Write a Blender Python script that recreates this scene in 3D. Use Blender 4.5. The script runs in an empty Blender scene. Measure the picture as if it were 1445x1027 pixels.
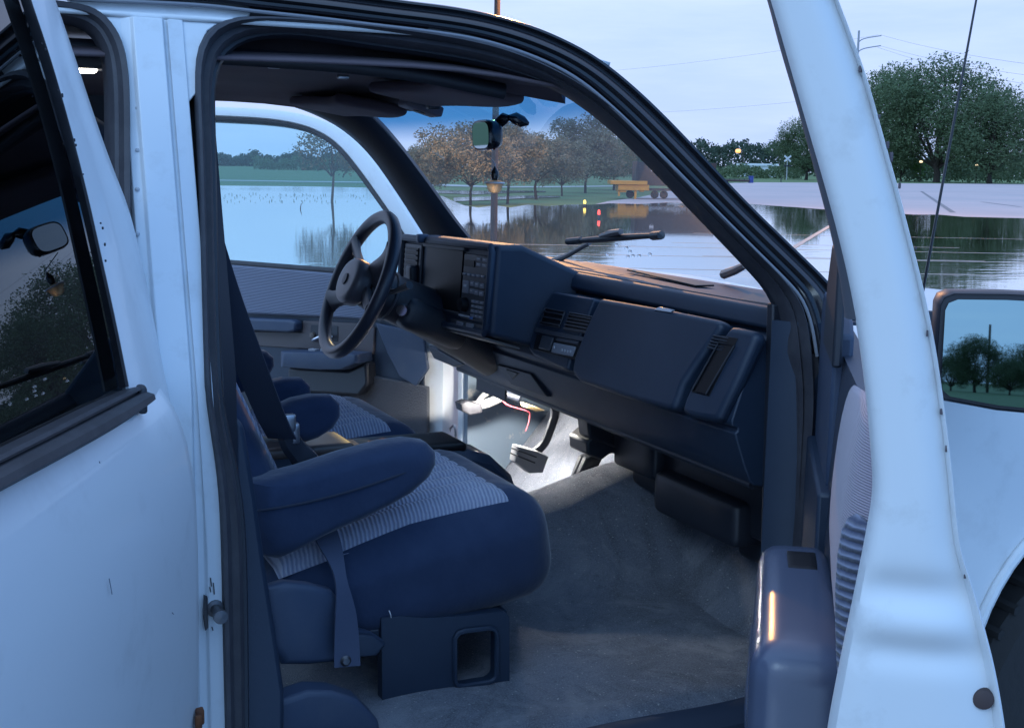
import bpy, math, random
from mathutils import Vector as V, Matrix
R = math.radians
rnd = random.Random(7)
bpy.context.scene.world = bpy.data.worlds.new("World")
S = bpy.context.scene
COL = S.collection

# ------------------------------------------------------------------ camera
CAM = V((-.38, -2.70, 1.54)); YAW, PITCH, ROLL, FOC = R(24.7), R(8.85), R(.95), 1780.0
FW = V((math.sin(YAW)*math.cos(PITCH), math.cos(YAW)*math.cos(PITCH), -math.sin(PITCH)))
_r = V((math.cos(YAW), -math.sin(YAW), 0)); _u = _r.cross(FW)
RT = _r*math.cos(ROLL) + _u*math.sin(ROLL); UP = -_r*math.sin(ROLL) + _u*math.cos(ROLL)
cd = bpy.data.cameras.new('camera'); cam = bpy.data.objects.new('camera', cd); COL.objects.link(cam)
cd.sensor_width = 36; cd.lens = 36*FOC/1445; cd.clip_start = .05; cd.clip_end = 6000
m = Matrix((RT, UP, -FW)).transposed().to_4x4(); m.translation = CAM; cam.matrix_world = m
S.camera = cam

# survey helpers: sight a photograph point on to a known real plane of the truck or the ground
def ray(px, py): return FW + RT*((px-722.5)/FOC) - UP*((py-513.5)/FOC)
def pl(px, py, p0, n):
    d = ray(px, py); return CAM + d*((V(p0)-CAM).dot(V(n))/d.dot(V(n)))
def onX(px, py, x): return pl(px, py, (x, 0, 0), (1, 0, 0))
def onY(px, py, y): return pl(px, py, (0, y, 0), (0, 1, 0))
def onZ(px, py, z=0.0): return pl(px, py, (0, 0, z), (0, 0, 1))
K = .32                                   # tumblehome of the cab side above the belt
def side(px, py, off=0.0):                # right-hand cab side, off = metres outboard
    p = onY(px, py, -.87-off)
    if p.z <= 1.22: return p
    return pl(px, py, (0, -.87-off, 1.22), (0, 1, -K))
def lside(px, py, off=0.0):
    p = onY(px, py, .87+off)
    if p.z <= 1.22: return p
    return pl(px, py, (0, .87+off, 1.22), (0, 1, K))

# ------------------------------------------------------------------ mesh helpers
def merge(*gs):
    v, f = [], []
    for a, b in gs:
        n = len(v); v += [V(p) for p in a]; f += [tuple(i+n for i in q) for q in b]
    return v, f
def xf(g, M): return [M @ V(p) for p in g[0]], g[1]
def box(c, s, M=None):
    x, y, z = s[0]/2, s[1]/2, s[2]/2; c = V(c)
    v = [V((a*x, b*y, e*z)) for a in (-1, 1) for b in (-1, 1) for e in (-1, 1)]
    if M is not None: v = [M @ p for p in v]
    return [p+c for p in v], [(0,1,3,2),(4,6,7,5),(0,4,5,1),(2,3,7,6),(0,2,6,4),(1,5,7,3)]
def rbox(c, half, r, n=8, M=None, deform=None):
    """rounded box, evenly gridded"""
    idx, v, f = {}, [], []
    h = V(half); c = V(c)
    def co(t, hh):          # denser toward the ends
        return hh*math.sin(t*math.pi/2)
    def vert(p):
        k = tuple(round(q, 5) for q in p)
        if k not in idx:
            P = V([co(p[i], h[i]) for i in range(3)])
            Q = V([max(-h[i]+r, min(h[i]-r, P[i])) for i in range(3)])
            d = P-Q
            if d.length > 1e-9: P = Q + d.normalized()*r
            if deform: P = V(deform(P, h))
            if M is not None: P = M @ P
            idx[k] = len(v); v.append(P+c)
        return idx[k]
    for ax in range(3):
        a, b = (ax+1) % 3, (ax+2) % 3
        for sg in (-1, 1):
            for i in range(n):
                for j in range(n):
                    q = []
                    for di, dj in ((0,0),(1,0),(1,1),(0,1)):
                        p = [0,0,0]; p[ax] = sg; p[a] = -1+2*(i+di)/n; p[b] = -1+2*(j+dj)/n
                        q.append(vert(p))
                    f.append(tuple(q) if sg > 0 else tuple(q[::-1]))
    return v, f
def frames(P, closed=False):
    n = len(P); T = []
    for i in range(n):
        a = P[(i-1) % n] if (closed or i) else P[0]; b = P[(i+1) % n] if (closed or i < n-1) else P[-1]
        T.append((b-a).normalized())
    up = V((0,0,1)) if abs(T[0].z) < .9 else V((1,0,0))
    N = [(up - T[0]*up.dot(T[0])).normalized()]
    for i in range(1, n):
        q = N[-1] - T[i]*N[-1].dot(T[i]); N.append(q.normalized())
    return T, N
def tube(P, r, n=8, closed=False, flat=1.0):
    P = [V(p) for p in P]; T, N = frames(P, closed); v, f = [], []
    for i, p in enumerate(P):
        rr = r[i] if isinstance(r, (list, tuple)) else r
        B = T[i].cross(N[i])
        for k in range(n):
            a = 2*math.pi*k/n; v.append(p + N[i]*(rr*math.cos(a)) + B*(rr*flat*math.sin(a)))
    m = len(P)
    for i in range(m if closed else m-1):
        for k in range(n):
            a, b = i*n+k, i*n+(k+1) % n; c, d = ((i+1) % m)*n+(k+1) % n, ((i+1) % m)*n+k
            f.append((a, b, c, d))
    if not closed:
        f.append(tuple(range(n))[::-1]); f.append(tuple(range((m-1)*n, m*n)))
    return v, f
def prism(poly, vec):
    n = len(poly); v = [V(p) for p in poly] + [V(p)+V(vec) for p in poly]
    return v, [tuple(range(n))[::-1], tuple(range(n, 2*n))] + [(i, (i+1) % n, n+(i+1) % n, n+i) for i in range(n)]
def puff(poly, vec, r=.35, steps=4):
    """outline extruded along vec with softly rounded rims (r = rounded share of the half thickness)"""
    poly = [V(p) for p in poly]; vec = V(vec); c = sum(poly, V())/len(poly); n = len(poly)
    size = min((p-c).length for p in poly)*.5 + .5*sum((p-c).length for p in poly)/n; rr = vec.length*.5*r
    k = min(.8, rr/size)
    L = vec.length; seq = []
    for s in range(steps+1):
        a = math.pi/2*s/steps; seq.append((rr*(1-math.cos(a)), 1-k*(1-math.sin(a))))
    seq = seq + [(L-d, sc) for d, sc in reversed(seq)]
    u = vec.normalized(); v, f = [], []
    for d, sc in seq: v += [c + (p-c)*sc + u*d for p in poly]
    for s in range(len(seq)-1):
        for i in range(n): f.append((s*n+i, s*n+(i+1) % n, (s+1)*n+(i+1) % n, (s+1)*n+i))
    f.append(tuple(range(n))[::-1]); f.append(tuple(range((len(seq)-1)*n, len(seq)*n)))
    return v, f
def loft(rings, caps=True, closed=True):
    n = len(rings[0]); v = [V(p) for r in rings for p in r]; f = []
    for i in range(len(rings)-1):
        for k in range(n if closed else n-1):
            f.append((i*n+k, i*n+(k+1) % n, (i+1)*n+(k+1) % n, (i+1)*n+k))
    if caps and closed:
        f.append(tuple(range(n))[::-1]); f.append(tuple(range((len(rings)-1)*n, len(rings)*n)))
    return v, f
def resample(P, n):
    P = [V(p) for p in P]; L = [0]
    for a, b in zip(P, P[1:]): L.append(L[-1]+(b-a).length)
    out, j = [], 0
    for i in range(n):
        t = L[-1]*i/(n-1)
        while j < len(L)-2 and L[j+1] < t: j += 1
        q = (t-L[j])/max(1e-9, L[j+1]-L[j]); out.append(P[j].lerp(P[j+1], q))
    return out
def smooth(P, it=2):
    P = [V(p) for p in P]
    for _ in range(it):
        Q = [P[0]]
        for a, b in zip(P, P[1:]): Q += [a.lerp(b, .25), a.lerp(b, .75)]
        Q.append(P[-1]); P = Q
    return P
def px_curve(pts, fn, n=70): return resample([fn(p.x, p.y) for p in smooth([V((a, b, 0)) for a, b in pts])], n)
def px_pairs(outer, inner, fo, fi, n=80):
    """two photo curves paired vertex by vertex, then carried on to their surfaces"""
    A = resample(smooth([V((a, b, 0)) for a, b in outer]), n); B = resample(smooth([V((a, b, 0)) for a, b in inner]), n)
    return [fo(p.x, p.y) for p in A], [fi(p.x, p.y) for p in B]
def band(A, B, out, prof, back=.02):
    """moulding between two paired curves; prof = [(share across, height along out)], closed behind"""
    rings = []; out = V(out)
    for a, b in zip(A, B):
        r = [a.lerp(b, s) + out*h for s, h in prof]
        r += [b - out*back, a - out*back]
        rings.append(r)
    return loft(rings)
def rnd_prof(h, n=7, base=0.0): return [(i/(n-1), base + h*math.sin(math.pi*i/(n-1))**.6) for i in range(n)]
def lathe(prof, c, axis=(0,0,1), n=24):
    ax = V(axis).normalized(); q = V((0,0,1)).rotation_difference(ax); rings = []
    for r, h in prof: rings.append([V(c) + q @ V((r*math.cos(2*math.pi*k/n), r*math.sin(2*math.pi*k/n), h)) for k in range(n)])
    return loft(rings)
def strap(P, wdir, w, t=.0035):
    """webbing: P centre line, wdir width directions"""
    rings = []
    P = [V(p) for p in P]; T, _ = frames(P)
    for i, p in enumerate(P):
        wd = V(wdir[i] if isinstance(wdir, list) else wdir); wd = (wd - T[i]*wd.dot(T[i])).normalized()
        ww = w[i] if isinstance(w, list) else w
        nn = T[i].cross(wd)*t/2; rings.append([p-wd*ww/2-nn, p+wd*ww/2-nn, p+wd*ww/2+nn, p-wd*ww/2+nn])
    return loft(rings)
def sheet(fn, nu, nv):
    v = [V(fn(i/nu, j/nv)) for i in range(nu+1) for j in range(nv+1)]
    f = [(i*(nv+1)+j, (i+1)*(nv+1)+j, (i+1)*(nv+1)+j+1, i*(nv+1)+j+1) for i in range(nu) for j in range(nv)]
    return v, f

def obj(name, g, mat, parent=None, bevel=0, seg=2, smooth_=True, ang=40, thick=0, sub=0):
    me = bpy.data.meshes.new(name); me.from_pydata([tuple(p) for p in g[0]], [], g[1]); me.validate(); me.update()
    import bmesh
    bm = bmesh.new(); bm.from_mesh(me); bmesh.ops.recalc_face_normals(bm, faces=bm.faces); bm.to_mesh(me); bm.free()
    me.materials.append(mat)
    if smooth_:
        me.polygons.foreach_set('use_smooth', [True]*len(me.polygons))
        if not sub: me.set_sharp_from_angle(angle=R(ang))
    o = bpy.data.objects.new(name, me); COL.objects.link(o)
    if parent is not None: o.parent = parent
    if thick:
        s = o.modifiers.new('thick', 'SOLIDIFY'); s.thickness = thick; s.offset = 0
    if bevel:
        b = o.modifiers.new('bevel', 'BEVEL'); b.width = bevel; b.segments = seg; b.limit_method = 'ANGLE'; b.angle_limit = R(30)
        b.harden_normals = False
    if sub:
        s = o.modifiers.new('sub', 'SUBSURF'); s.levels = sub; s.render_levels = sub
    return o
def tag(o, label, cat, group=None, kind=None):
    if label: o['label'] = label
    if cat: o['category'] = cat
    if group: o['group'] = group
    if kind: o['kind'] = kind
    return o
def empty(name, loc=(0,0,0)):
    o = bpy.data.objects.new(name, None); COL.objects.link(o); o.location = loc; o.empty_display_size = .2; return o

# ------------------------------------------------------------------ materials
def mat(name, col, rough=.5, metal=0, coat=0, bump=None, vary=None, spec=.5, sheen=0, emit=None):
    """bump=(scale,strength,dist)  vary=(scale,amount,colour2)"""
    m = bpy.data.materials.new(name); m.use_nodes = True; nt = m.node_tree; b = nt.nodes['Principled BSDF']
    b.inputs['Base Color'].default_value = (*col, 1); b.inputs['Roughness'].default_value = rough
    b.inputs['Metallic'].default_value = metal; b.inputs['Coat Weight'].default_value = coat
    b.inputs['Specular IOR Level'].default_value = spec
    if sheen: b.inputs['Sheen Weight'].default_value = sheen; b.inputs['Sheen Roughness'].default_value = .4
    if emit: b.inputs['Emission Color'].default_value = (*emit[0], 1); b.inputs['Emission Strength'].default_value = emit[1]
    tc = nt.nodes.new('ShaderNodeTexCoord')
    if vary:
        no = nt.nodes.new('ShaderNodeTexNoise'); no.inputs['Scale'].default_value = vary[0]; no.inputs['Detail'].default_value = 8; no.inputs['Roughness'].default_value = .65
        rp = nt.nodes.new('ShaderNodeValToRGB'); lo, hi = (vary[3] if len(vary) > 3 else (.42, .68))
        rp.color_ramp.elements[0].position = lo; rp.color_ramp.elements[1].position = hi
        rp.color_ramp.elements[0].color = (0,0,0,1); rp.color_ramp.elements[1].color = (vary[1],)*3 + (1,)
        mx = nt.nodes.new('ShaderNodeMix'); mx.data_type = 'RGBA'
        mx.inputs[6].default_value = (*col, 1); mx.inputs[7].default_value = (*vary[2], 1)
        nt.links.new(tc.outputs['Object'], no.inputs['Vector']); nt.links.new(no.outputs['Fac'], rp.inputs['Fac'])
        nt.links.new(rp.outputs['Color'], mx.inputs[0]); nt.links.new(mx.outputs[2], b.inputs['Base Color'])
    if bump:
        n2 = nt.nodes.new('ShaderNodeTexNoise'); n2.inputs['Scale'].default_value = bump[0]; n2.inputs['Detail'].default_value = 4
        bp = nt.nodes.new('ShaderNodeBump'); bp.inputs['Strength'].default_value = bump[1]; bp.inputs['Distance'].default_value = bump[2]
        nt.links.new(tc.outputs['Object'], n2.inputs['Vector']); nt.links.new(n2.outputs['Fac'], bp.inputs['Height']); nt.links.new(bp.outputs['Normal'], b.inputs['Normal'])
    return m
def schlick(nt, f0=.04):
    lw_ = nt.nodes.new('ShaderNodeLayerWeight'); lw_.inputs['Blend'].default_value = .5
    pw = nt.nodes.new('ShaderNodeMath'); pw.operation = 'POWER'; pw.inputs[1].default_value = 5
    ma = nt.nodes.new('ShaderNodeMath'); ma.operation = 'MULTIPLY_ADD'; ma.inputs[1].default_value = 1-f0; ma.inputs[2].default_value = f0
    nt.links.new(lw_.outputs['Facing'], pw.inputs[0]); nt.links.new(pw.outputs[0], ma.inputs[0]); return ma
def glass(name, tint, tint_top=None, z0=0, z1=1, boost=1.0, dirt=0, base=.0):
    """thin automotive glass: tinted see-through with a Fresnel reflection; optional shade band by height"""
    m = bpy.data.materials.new(name); m.use_nodes = True; nt = m.node_tree; nt.nodes.remove(nt.nodes['Principled BSDF'])
    out = nt.nodes['Material Output']; tr = nt.nodes.new('ShaderNodeBsdfTransparent'); gl = nt.nodes.new('ShaderNodeBsdfGlossy')
    gl.inputs['Roughness'].default_value = .0; fr = schlick(nt)
    mu = nt.nodes.new('ShaderNodeMath'); mu.operation = 'MULTIPLY_ADD'; mu.use_clamp = True; mu.inputs[1].default_value = boost; mu.inputs[2].default_value = base
    mx = nt.nodes.new('ShaderNodeMixShader'); tr.inputs['Color'].default_value = (*tint, 1)
    nt.links.new(fr.outputs[0], mu.inputs[0]); nt.links.new(mu.outputs[0], mx.inputs[0]); nt.links.new(tr.outputs[0], mx.inputs[1]); nt.links.new(gl.outputs[0], mx.inputs[2])
    last = mx
    tc = nt.nodes.new('ShaderNodeTexCoord')
    if tint_top:
        sp = nt.nodes.new('ShaderNodeSeparateXYZ'); mr = nt.nodes.new('ShaderNodeMapRange'); mr.interpolation_type = 'SMOOTHSTEP'
        mr.inputs['From Min'].default_value = z0; mr.inputs['From Max'].default_value = z1
        mc = nt.nodes.new('ShaderNodeMix'); mc.data_type = 'RGBA'; mc.inputs[6].default_value = (*tint, 1); mc.inputs[7].default_value = (*tint_top, 1)
        nt.links.new(tc.outputs['Object'], sp.inputs[0]); nt.links.new(sp.outputs[2], mr.inputs['Value']); nt.links.new(mr.outputs[0], mc.inputs[0]); nt.links.new(mc.outputs[2], tr.inputs['Color'])
    if dirt:
        df = nt.nodes.new('ShaderNodeBsdfTranslucent'); df.inputs['Color'].default_value = (.8,.8,.8,1)
        no = nt.nodes.new('ShaderNodeTexNoise'); no.inputs['Scale'].default_value = 14; no.inputs['Detail'].default_value = 9
        rp = nt.nodes.new('ShaderNodeValToRGB'); rp.color_ramp.elements[0].position = .2; rp.color_ramp.elements[1].position = .85
        rp.color_ramp.elements[0].color = (dirt*.6,)*3+(1,); rp.color_ramp.elements[1].color = (dirt,)*3+(1,)
        m2 = nt.nodes.new('ShaderNodeMixShader')
        nt.links.new(tc.outputs['Object'], no.inputs['Vector']); nt.links.new(no.outputs['Fac'], rp.inputs['Fac']); nt.links.new(rp.outputs['Color'], m2.inputs[0])
        nt.links.new(mx.outputs[0], m2.inputs[1]); nt.links.new(df.outputs[0], m2.inputs[2]); last = m2
    nt.links.new(last.outputs[0], out.inputs['Surface'])
    return m
def ribbed(name, c1, c2, scale, axis='X', strength=.6, dist=.004, speck=60, rough=.9):
    """woven ribbed cloth: fine ribs by a wave texture, with colour flecks"""
    m = mat(name, c1, rough, sheen=.25); nt = m.node_tree; b = nt.nodes['Principled BSDF']
    tc = nt.nodes.new('ShaderNodeTexCoord'); w = nt.nodes.new('ShaderNodeTexWave'); w.bands_direction = axis
    w.inputs['Scale'].default_value = scale; w.inputs['Distortion'].default_value = 1.0; w.inputs['Detail'].default_value = 2; w.inputs['Detail Scale'].default_value = 3
    mx = nt.nodes.new('ShaderNodeMix'); mx.data_type = 'RGBA'; mx.inputs[6].default_value = (*c2, 1); mx.inputs[7].default_value = (*c1, 1)
    bp = nt.nodes.new('ShaderNodeBump'); bp.inputs['Strength'].default_value = strength; bp.inputs['Distance'].default_value = dist
    nt.links.new(tc.outputs['Object'], w.inputs['Vector']); nt.links.new(w.outputs['Fac'], mx.inputs[0]); nt.links.new(mx.outputs[2], b.inputs['Base Color'])
    nt.links.new(w.outputs['Fac'], bp.inputs['Height']); nt.links.new(bp.outputs['Normal'], b.inputs['Normal'])
    return m
PAINT = mat('white_paint', (.76,.775,.785), .38, coat=.25, vary=(9, .45, (.48,.48,.48), (.56,.84)), bump=(3, .05, .01))
PAINT_IN = mat('white_jamb_paint', (.71,.735,.76), .45, vary=(16, .5, (.44,.43,.42), (.54,.82)), bump=(30, .05, .004))
RUBBER = mat('black_rubber', (.022,.022,.028), .55, vary=(25, .5, (.06,.06,.07)))
RUB2 = mat('weatherstrip_rubber', (.035,.035,.045), .62, vary=(30, .5, (.07,.07,.08)))
GLOSSBLK = mat('gloss_black_trim', (.012,.012,.016), .22)
PLAST = mat('navy_plastic', (.012,.024,.048), .52, bump=(420, .25, .001), vary=(8, .45, (.022,.038,.068), (.38,.68)))
PLAST_L = mat('slate_blue_plastic', (.030,.050,.095), .52, bump=(420, .18, .001), vary=(9, .3, (.09,.10,.13)))
PLAST_D = mat('dark_plastic', (.014,.017,.026), .5, bump=(300, .15, .001))
BEZEL = mat('grey_bezel_plastic', (.045,.048,.062), .45)
BUTTON = mat('grey_button_plastic', (.24,.245,.28), .5)
MARK = mat('white_marking', (.55,.56,.60), .6)
SCREEN = mat('smoked_lens', (.006,.006,.008), .42, spec=.25)
VELOUR = mat('navy_velour', (.014,.029,.072), .95, sheen=.30, bump=(14, .25, .02), vary=(11, .6, (.028,.048,.100), (.35,.7)))
HEADL = mat('dark_headliner', (.115,.090,.105), .95, bump=(160, .3, .002), vary=(3, .5, (.055,.045,.05)))
SILL = mat('sill_plastic', (.020,.030,.055), .6)
CARPET_ = mat('grey_carpet', (.110,.122,.155), 1.0, bump=(620, .9, .006), vary=(4.2, .95, (.026,.029,.044), (.44,.62)), sheen=.2)
CARPET = mat('soiled_carpet', (.12,.132,.165), 1.0, bump=(520, 1.0, .008), sheen=.15)
def soil(m, base, dark, pale):
    nt = m.node_tree; b = nt.nodes['Principled BSDF']; L = nt.links.new; tc = nt.nodes.new('ShaderNodeTexCoord'); last = None
    def lay(prev, scale, lo, hi, col, amt, det=9, dist=0):
        n = nt.nodes.new('ShaderNodeTexNoise'); n.inputs['Scale'].default_value = scale; n.inputs['Detail'].default_value = det; n.inputs['Roughness'].default_value = .68; n.inputs['Distortion'].default_value = dist
        r = nt.nodes.new('ShaderNodeValToRGB'); r.color_ramp.elements[0].position = lo; r.color_ramp.elements[1].position = hi; r.color_ramp.elements[0].color = (0,0,0,1); r.color_ramp.elements[1].color = (amt,)*3+(1,)
        x = nt.nodes.new('ShaderNodeMix'); x.data_type = 'RGBA'; x.inputs[7].default_value = (*col, 1)
        L(tc.outputs['Object'], n.inputs['Vector']); L(n.outputs['Fac'], r.inputs[0]); L(r.outputs[0], x.inputs[0])
        if prev is None: x.inputs[6].default_value = (*base, 1)
        else: L(prev, x.inputs[6])
        return x.outputs[2]
    o = lay(None, 3.2, .47, .62, dark, .85, dist=.6); o = lay(o, 6.5, .50, .66, pale, .75, dist=.8); o = lay(o, 38, .54, .70, dark, .6); o = lay(o, 300, .35, .65, pale, .5, 2); o = lay(o, 150, .70, .76, (.5,.5,.5), .8, 1)
    L(o, b.inputs['Base Color'])
soil(CARPET, (.135,.155,.21), (.034,.041,.066), (.29,.31,.36))
STEEL = mat('dull_steel', (.35,.35,.37), .4, metal=1)
CHROME = mat('chrome', (.75,.75,.78), .12, metal=1)
MIRROR = mat('mirror_silver', (.72,.80,.86), .015, metal=1)
WEB = mat('navy_webbing', (.014,.022,.044), .75, bump=(350, .4, .001))
TYRE = mat('tyre_rubber', (.015,.015,.016), .85, bump=(60, .3, .004))
RUST = mat('rust', (.16,.055,.02), .9, vary=(60, .8, (.05,.025,.02)))
ORNG = mat('worn_leather', (.10,.075,.065), .4)
RED = mat('red_wire', (.22,.025,.035), .5)
DOORC3 = ribbed('coarse_door_ribs', (.22,.24,.33), (.06,.07,.12), 30, 'Z', .9, .006)
KICK = mat('kick_panel_plastic', (.11,.15,.20), .6, vary=(16, .9, (.30,.29,.27), (.58,.66)))  # paler than the other trim: footwell lamplight put into the base colour
SEATC = ribbed('ribbed_seat_cloth', (.38,.41,.52), (.22,.25,.36), 40, 'X', .7, .004)
DOORC = ribbed('ribbed_door_cloth', (.42,.35,.40), (.30,.26,.33), 110, 'Z', .5, .003)  # pinkish cast puts the orange lamplight into the cloth colour
DOORC2 = ribbed('blue_door_cloth', (.24,.26,.34), (.14,.16,.23), 60, 'Z', .5, .003)
WS = glass('windshield_glass', (.86,.93,.95), (.05,.28,.50), 1.590, 1.665, .6, dirt=.07)
WG = glass('side_glass', (.70,.87,.91), boost=1.2, dirt=.01)
DARKG = glass('privacy_glass', (.10,.11,.12), boost=1.3, dirt=.004, base=.01)
# ================================================================== THE TRUCK
truck = tag(empty('crew_truck'), 'large white older truck, both near-side doors swung open on a worn navy cloth interior', 'truck')
def part(name, g, m, **k): return obj(name, g, m, truck, **k)

# ---- opening seal, flange and roof-rail moulding (shared outlines)
SEAL_O = [(318,1060),(314,900),(311,740),(306,670),(297,612),(289,560),(286,480),(283,350),(279,200),(275,120),(277,75),(289,46),(312,29),(348,22),(420,25),(520,33),(600,43),(680,58),(740,78),(790,106),(835,140),(885,190),(940,246),(1000,308),(1050,358),(1090,397),(1120,432),(1138,480),(1146,560),(1138,660),(1128,750),(1126,800)]
SEAL_I = [(346,1060),(345,900),(342,740),(330,660),(318,610),(309,560),(305,480),(302,350),(299,200),(297,130),(303,88),(318,66),(347,50),(390,45),(440,48),(520,60),(600,71),(670,82),(730,99),(780,123),(825,160),(870,205),(925,262),(985,325),(1035,377),(1070,412),(1098,450),(1113,490),(1120,560),(1116,660),(1113,750),(1112,800)]
def _tap(x, y): return max(0, min(1, (x-735)/120))*(1 if y < 400 else max(.0, 1-(y-400)/90)) if y < 500 else 0
SEAL_O = [(x+17*_tap(x, y), y) for x, y in SEAL_O]; SEAL_I = [(x+27*_tap(x, y), y) for x, y in SEAL_I]
A, B = px_pairs(SEAL_O, SEAL_I, lambda x, y: side(x, y, .0), lambda x, y: side(x, y, -.035), 130)
seal = part('door_opening_seal', band(A, B, (0,-1,0), [(0,0),(.06,.012),(.2,.018),(.36,.014),(.46,.004),(.56,.008),(.72,.016),(.88,.014),(1,.0)], .015), RUB2)
A, B = px_pairs(SEAL_I, [(x+(6 if x < 400 else -4), y+(0 if y > 120 else 7)) for x, y in SEAL_I], lambda x, y: side(x, y, -.037), lambda x, y: side(x, y, -.05), 130)
part('opening_inner_lip', band(A, B, (0,-1,0), [(0,0),(.5,.006),(1,0)], .02), PLAST_D)

FL = [(40,-10),(110,-3),(236,2),(300,6),(353,13),(440,22),(520,32),(600,41),(680,53),(760,79),(815,108),(860,145),(907,190),(997,282),(1060,345),(1105,389),(1130,416),(1144,450),(1152,500)]
TOP = [(40,-60),(110,-52),(236,-45),(300,-36),(380,-24),(480,-12),(572,1),(640,9),(700,21),(760,39),(812,63),(850,86),(900,127),(957,183),(1043,276),(1110,341),(1174,402),(1190,430),(1196,500)]
A, B = px_pairs(TOP, FL, lambda x, y: side(x, y, .0), lambda x, y: side(x, y, .004), 90)
part('roof_rail_moulding', band(A, B, (0,-1,0), [(0,0),(.07,.012),(.16,.013),(.24,.004),(.34,.004),(.44,.013),(.62,.016),(.72,.006),(.82,.004),(.92,.008),(1,0)], .02), GLOSSBLK)
part('door_flange', tube(px_curve([(x+1, y+3) for x, y in FL], lambda x, y: side(x, y, .008), 90), .0032, 8), mat('dull_flange_paint', (.20,.21,.24), .7))

FLb = [(353,13),(440,22),(520,32),(600,41),(680,53),(760,79),(815,108),(860,145),(907,190),(997,282),(1060,345),(1105,389),(1130,416),(1146,450),(1156,520),(1156,800)]
SLb = [(347,40),(440,42),(520,50),(600,60),(680,72),(738,88),(795,115),(848,150),(900,198),(955,254),(1015,316),(1065,367),(1100,402),(1118,440),(1128,520),(1122,800)]
A, B = px_pairs(FLb, SLb, lambda x, y: side(x, y, -.006), lambda x, y: side(x, y, -.018), 80)
part('a_pillar_body', band(A, B, (0,-1,0), [(0,.004),(.3,.002),(.7,.0),(1,0)], .012), RUB2)
# ---- B pillar: stepped white pillar, widening into the roof header
def yo(z): return -(.87-K*max(0, z-1.22))
prof = [(-.118,-.05),(-.117,-.024),(-.110,-.003),(-.097,.0),(-.093,.009),(-.051,.010),(-.047,-.001),(-.036,-.002),(-.030,.003),(-.006,.0),(-.002,-.05)]
rings = []
for k in range(40):
    z = .34 + (1.752-.34)*k/39
    dx = 0 if z > 1.2 else 0
    low = max(0, min(1, (1.22-z)/.25))
    rings.append([V((x - ((.011*(1-low)+.002) if x > -.033 else 0), yo(z)-o-(.0 if z > 1.2 else .0), z)) for x, o in prof])
part('b_pillar', loft(rings), PAINT_IN, bevel=.002)
# header panel with the two rounded corners beside the pillar
hp = [(96,-8),(238,-2),(300,5),(355,13),(352,24),(316,29),(293,44),(281,72),(279,130),(262,150),(196,150),(184,150),(180,100),(165,60),(140,28),(100,10)]
part('roof_header', prism([side(x, y, -.003) for x, y in hp], (0,.03,0)), PAINT_IN, bevel=.002)
# weld dimples down the pillar
dm = []
for k, py in enumerate((70,118,153,212,267,330)):
    c = side(194, py, .0); dm.append(lathe([(.0005,.0016),(.0022,.0012),(.0034,0),(.0034,-.003)], c, (0,-1,.32), 10))
SEALER = mat('dull_sealer', (.42,.43,.46), .6)
for g in dm: part('pillar_dimple', g, SEALER)
# scuffs on the jamb beside the striker
sc = []
for px, py, l in ((297,815,12),(301,822,16),(299,884,5),(296,828,7)):
    a = side(px, py, .004); b = side(px+1.5, py+l, .004); sc.append(tube([a, b], .0009, 5))
for g in sc: part('jamb_scuff', g, RUBBER)
st = side(303, 857, .0); DSTEEL = mat('worn_dark_steel', (.10,.10,.11), .45, metal=.8)
lat = merge(lathe([(.0,0),(.013,0),(.013,.006),(.008,.008),(.008,.034),(.0105,.036),(.0105,.045),(0,.047)], st, (0,-1,0), 16))
part('door_striker', lat, DSTEEL)
part('striker_plate', puff([side(x, y, .003) for x, y in ((287,838),(292,840),(293,884),(289,888),(286,870))], (0,-.006,0), .5), RUBBER)

# ---- rear door opening seal and the dark cab behind it
RO = [(112,4),(140,14),(160,34),(174,60),(182,100),(184,160),(184,300),(190,450),(204,600)]
RI = [(96,30),(118,36),(136,50),(148,76),(152,110),(153,170),(153,300),(158,450),(170,600)]
A, B = px_pairs([(20,-6)]+RO, [(20,20)]+RI, lambda x, y: side(x, y, .0), lambda x, y: side(x, y, -.03), 70)
part('rear_opening_seal', band(A, B, (0,-1,0), [(0,0),(.08,.012),(.35,.016),(.55,.006),(.75,.010),(1,0)], .05), RUB2)

# ---- roof skin, headliner, far side of the cab
def roofz(x, y): return 1.80 - .045*(abs(y)/.70)**4 - .05*max(0, (x-.35)/.45)**2
part('roof_skin', sheet(lambda u, v: (-1.9+2.62*u, -.70+1.40*v, roofz(-1.9+2.62*u, -.70+1.4*v)), 24, 16), PAINT, thick=.008)
def headz(x, y): return 1.728 - .030*(abs(y)/.69)**6 - .035*max(0, (x-.35)/.38)**2 + .004*math.sin(x*5)
part('headliner', sheet(lambda u, v: (-1.9+2.60*u, -.69+1.38*v, headz(-1.9+2.6*u, -.69+1.38*v)), 30, 20), HEADL, thick=.006)
TI = [(296,150),(303,92),(318,68),(347,52),(390,47),(440,50),(520,62),(600,73),(670,84),(730,101),(770,117)]
A = px_curve([(x+(-9 if x < 310 else 0), y-9) for x, y in TI], lambda x, y: side(x, y, -.045), 40); Bq = resample([V((-.12,-.60,1.50)), V((-.12,-.56,1.66)), V((-.02,-.54,1.700)), V((.3,-.54,1.703)), V((.52,-.53,1.685)), V((.72,-.53,1.66))], 40)
part('roof_rail_trim', loft([[a, a.lerp(b,.5)+V((0,0,.012)), b, b+V((0,.0,.06)), a+V((0,.02,.03))] for a, b in zip(A, Bq)]), HEADL)
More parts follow.
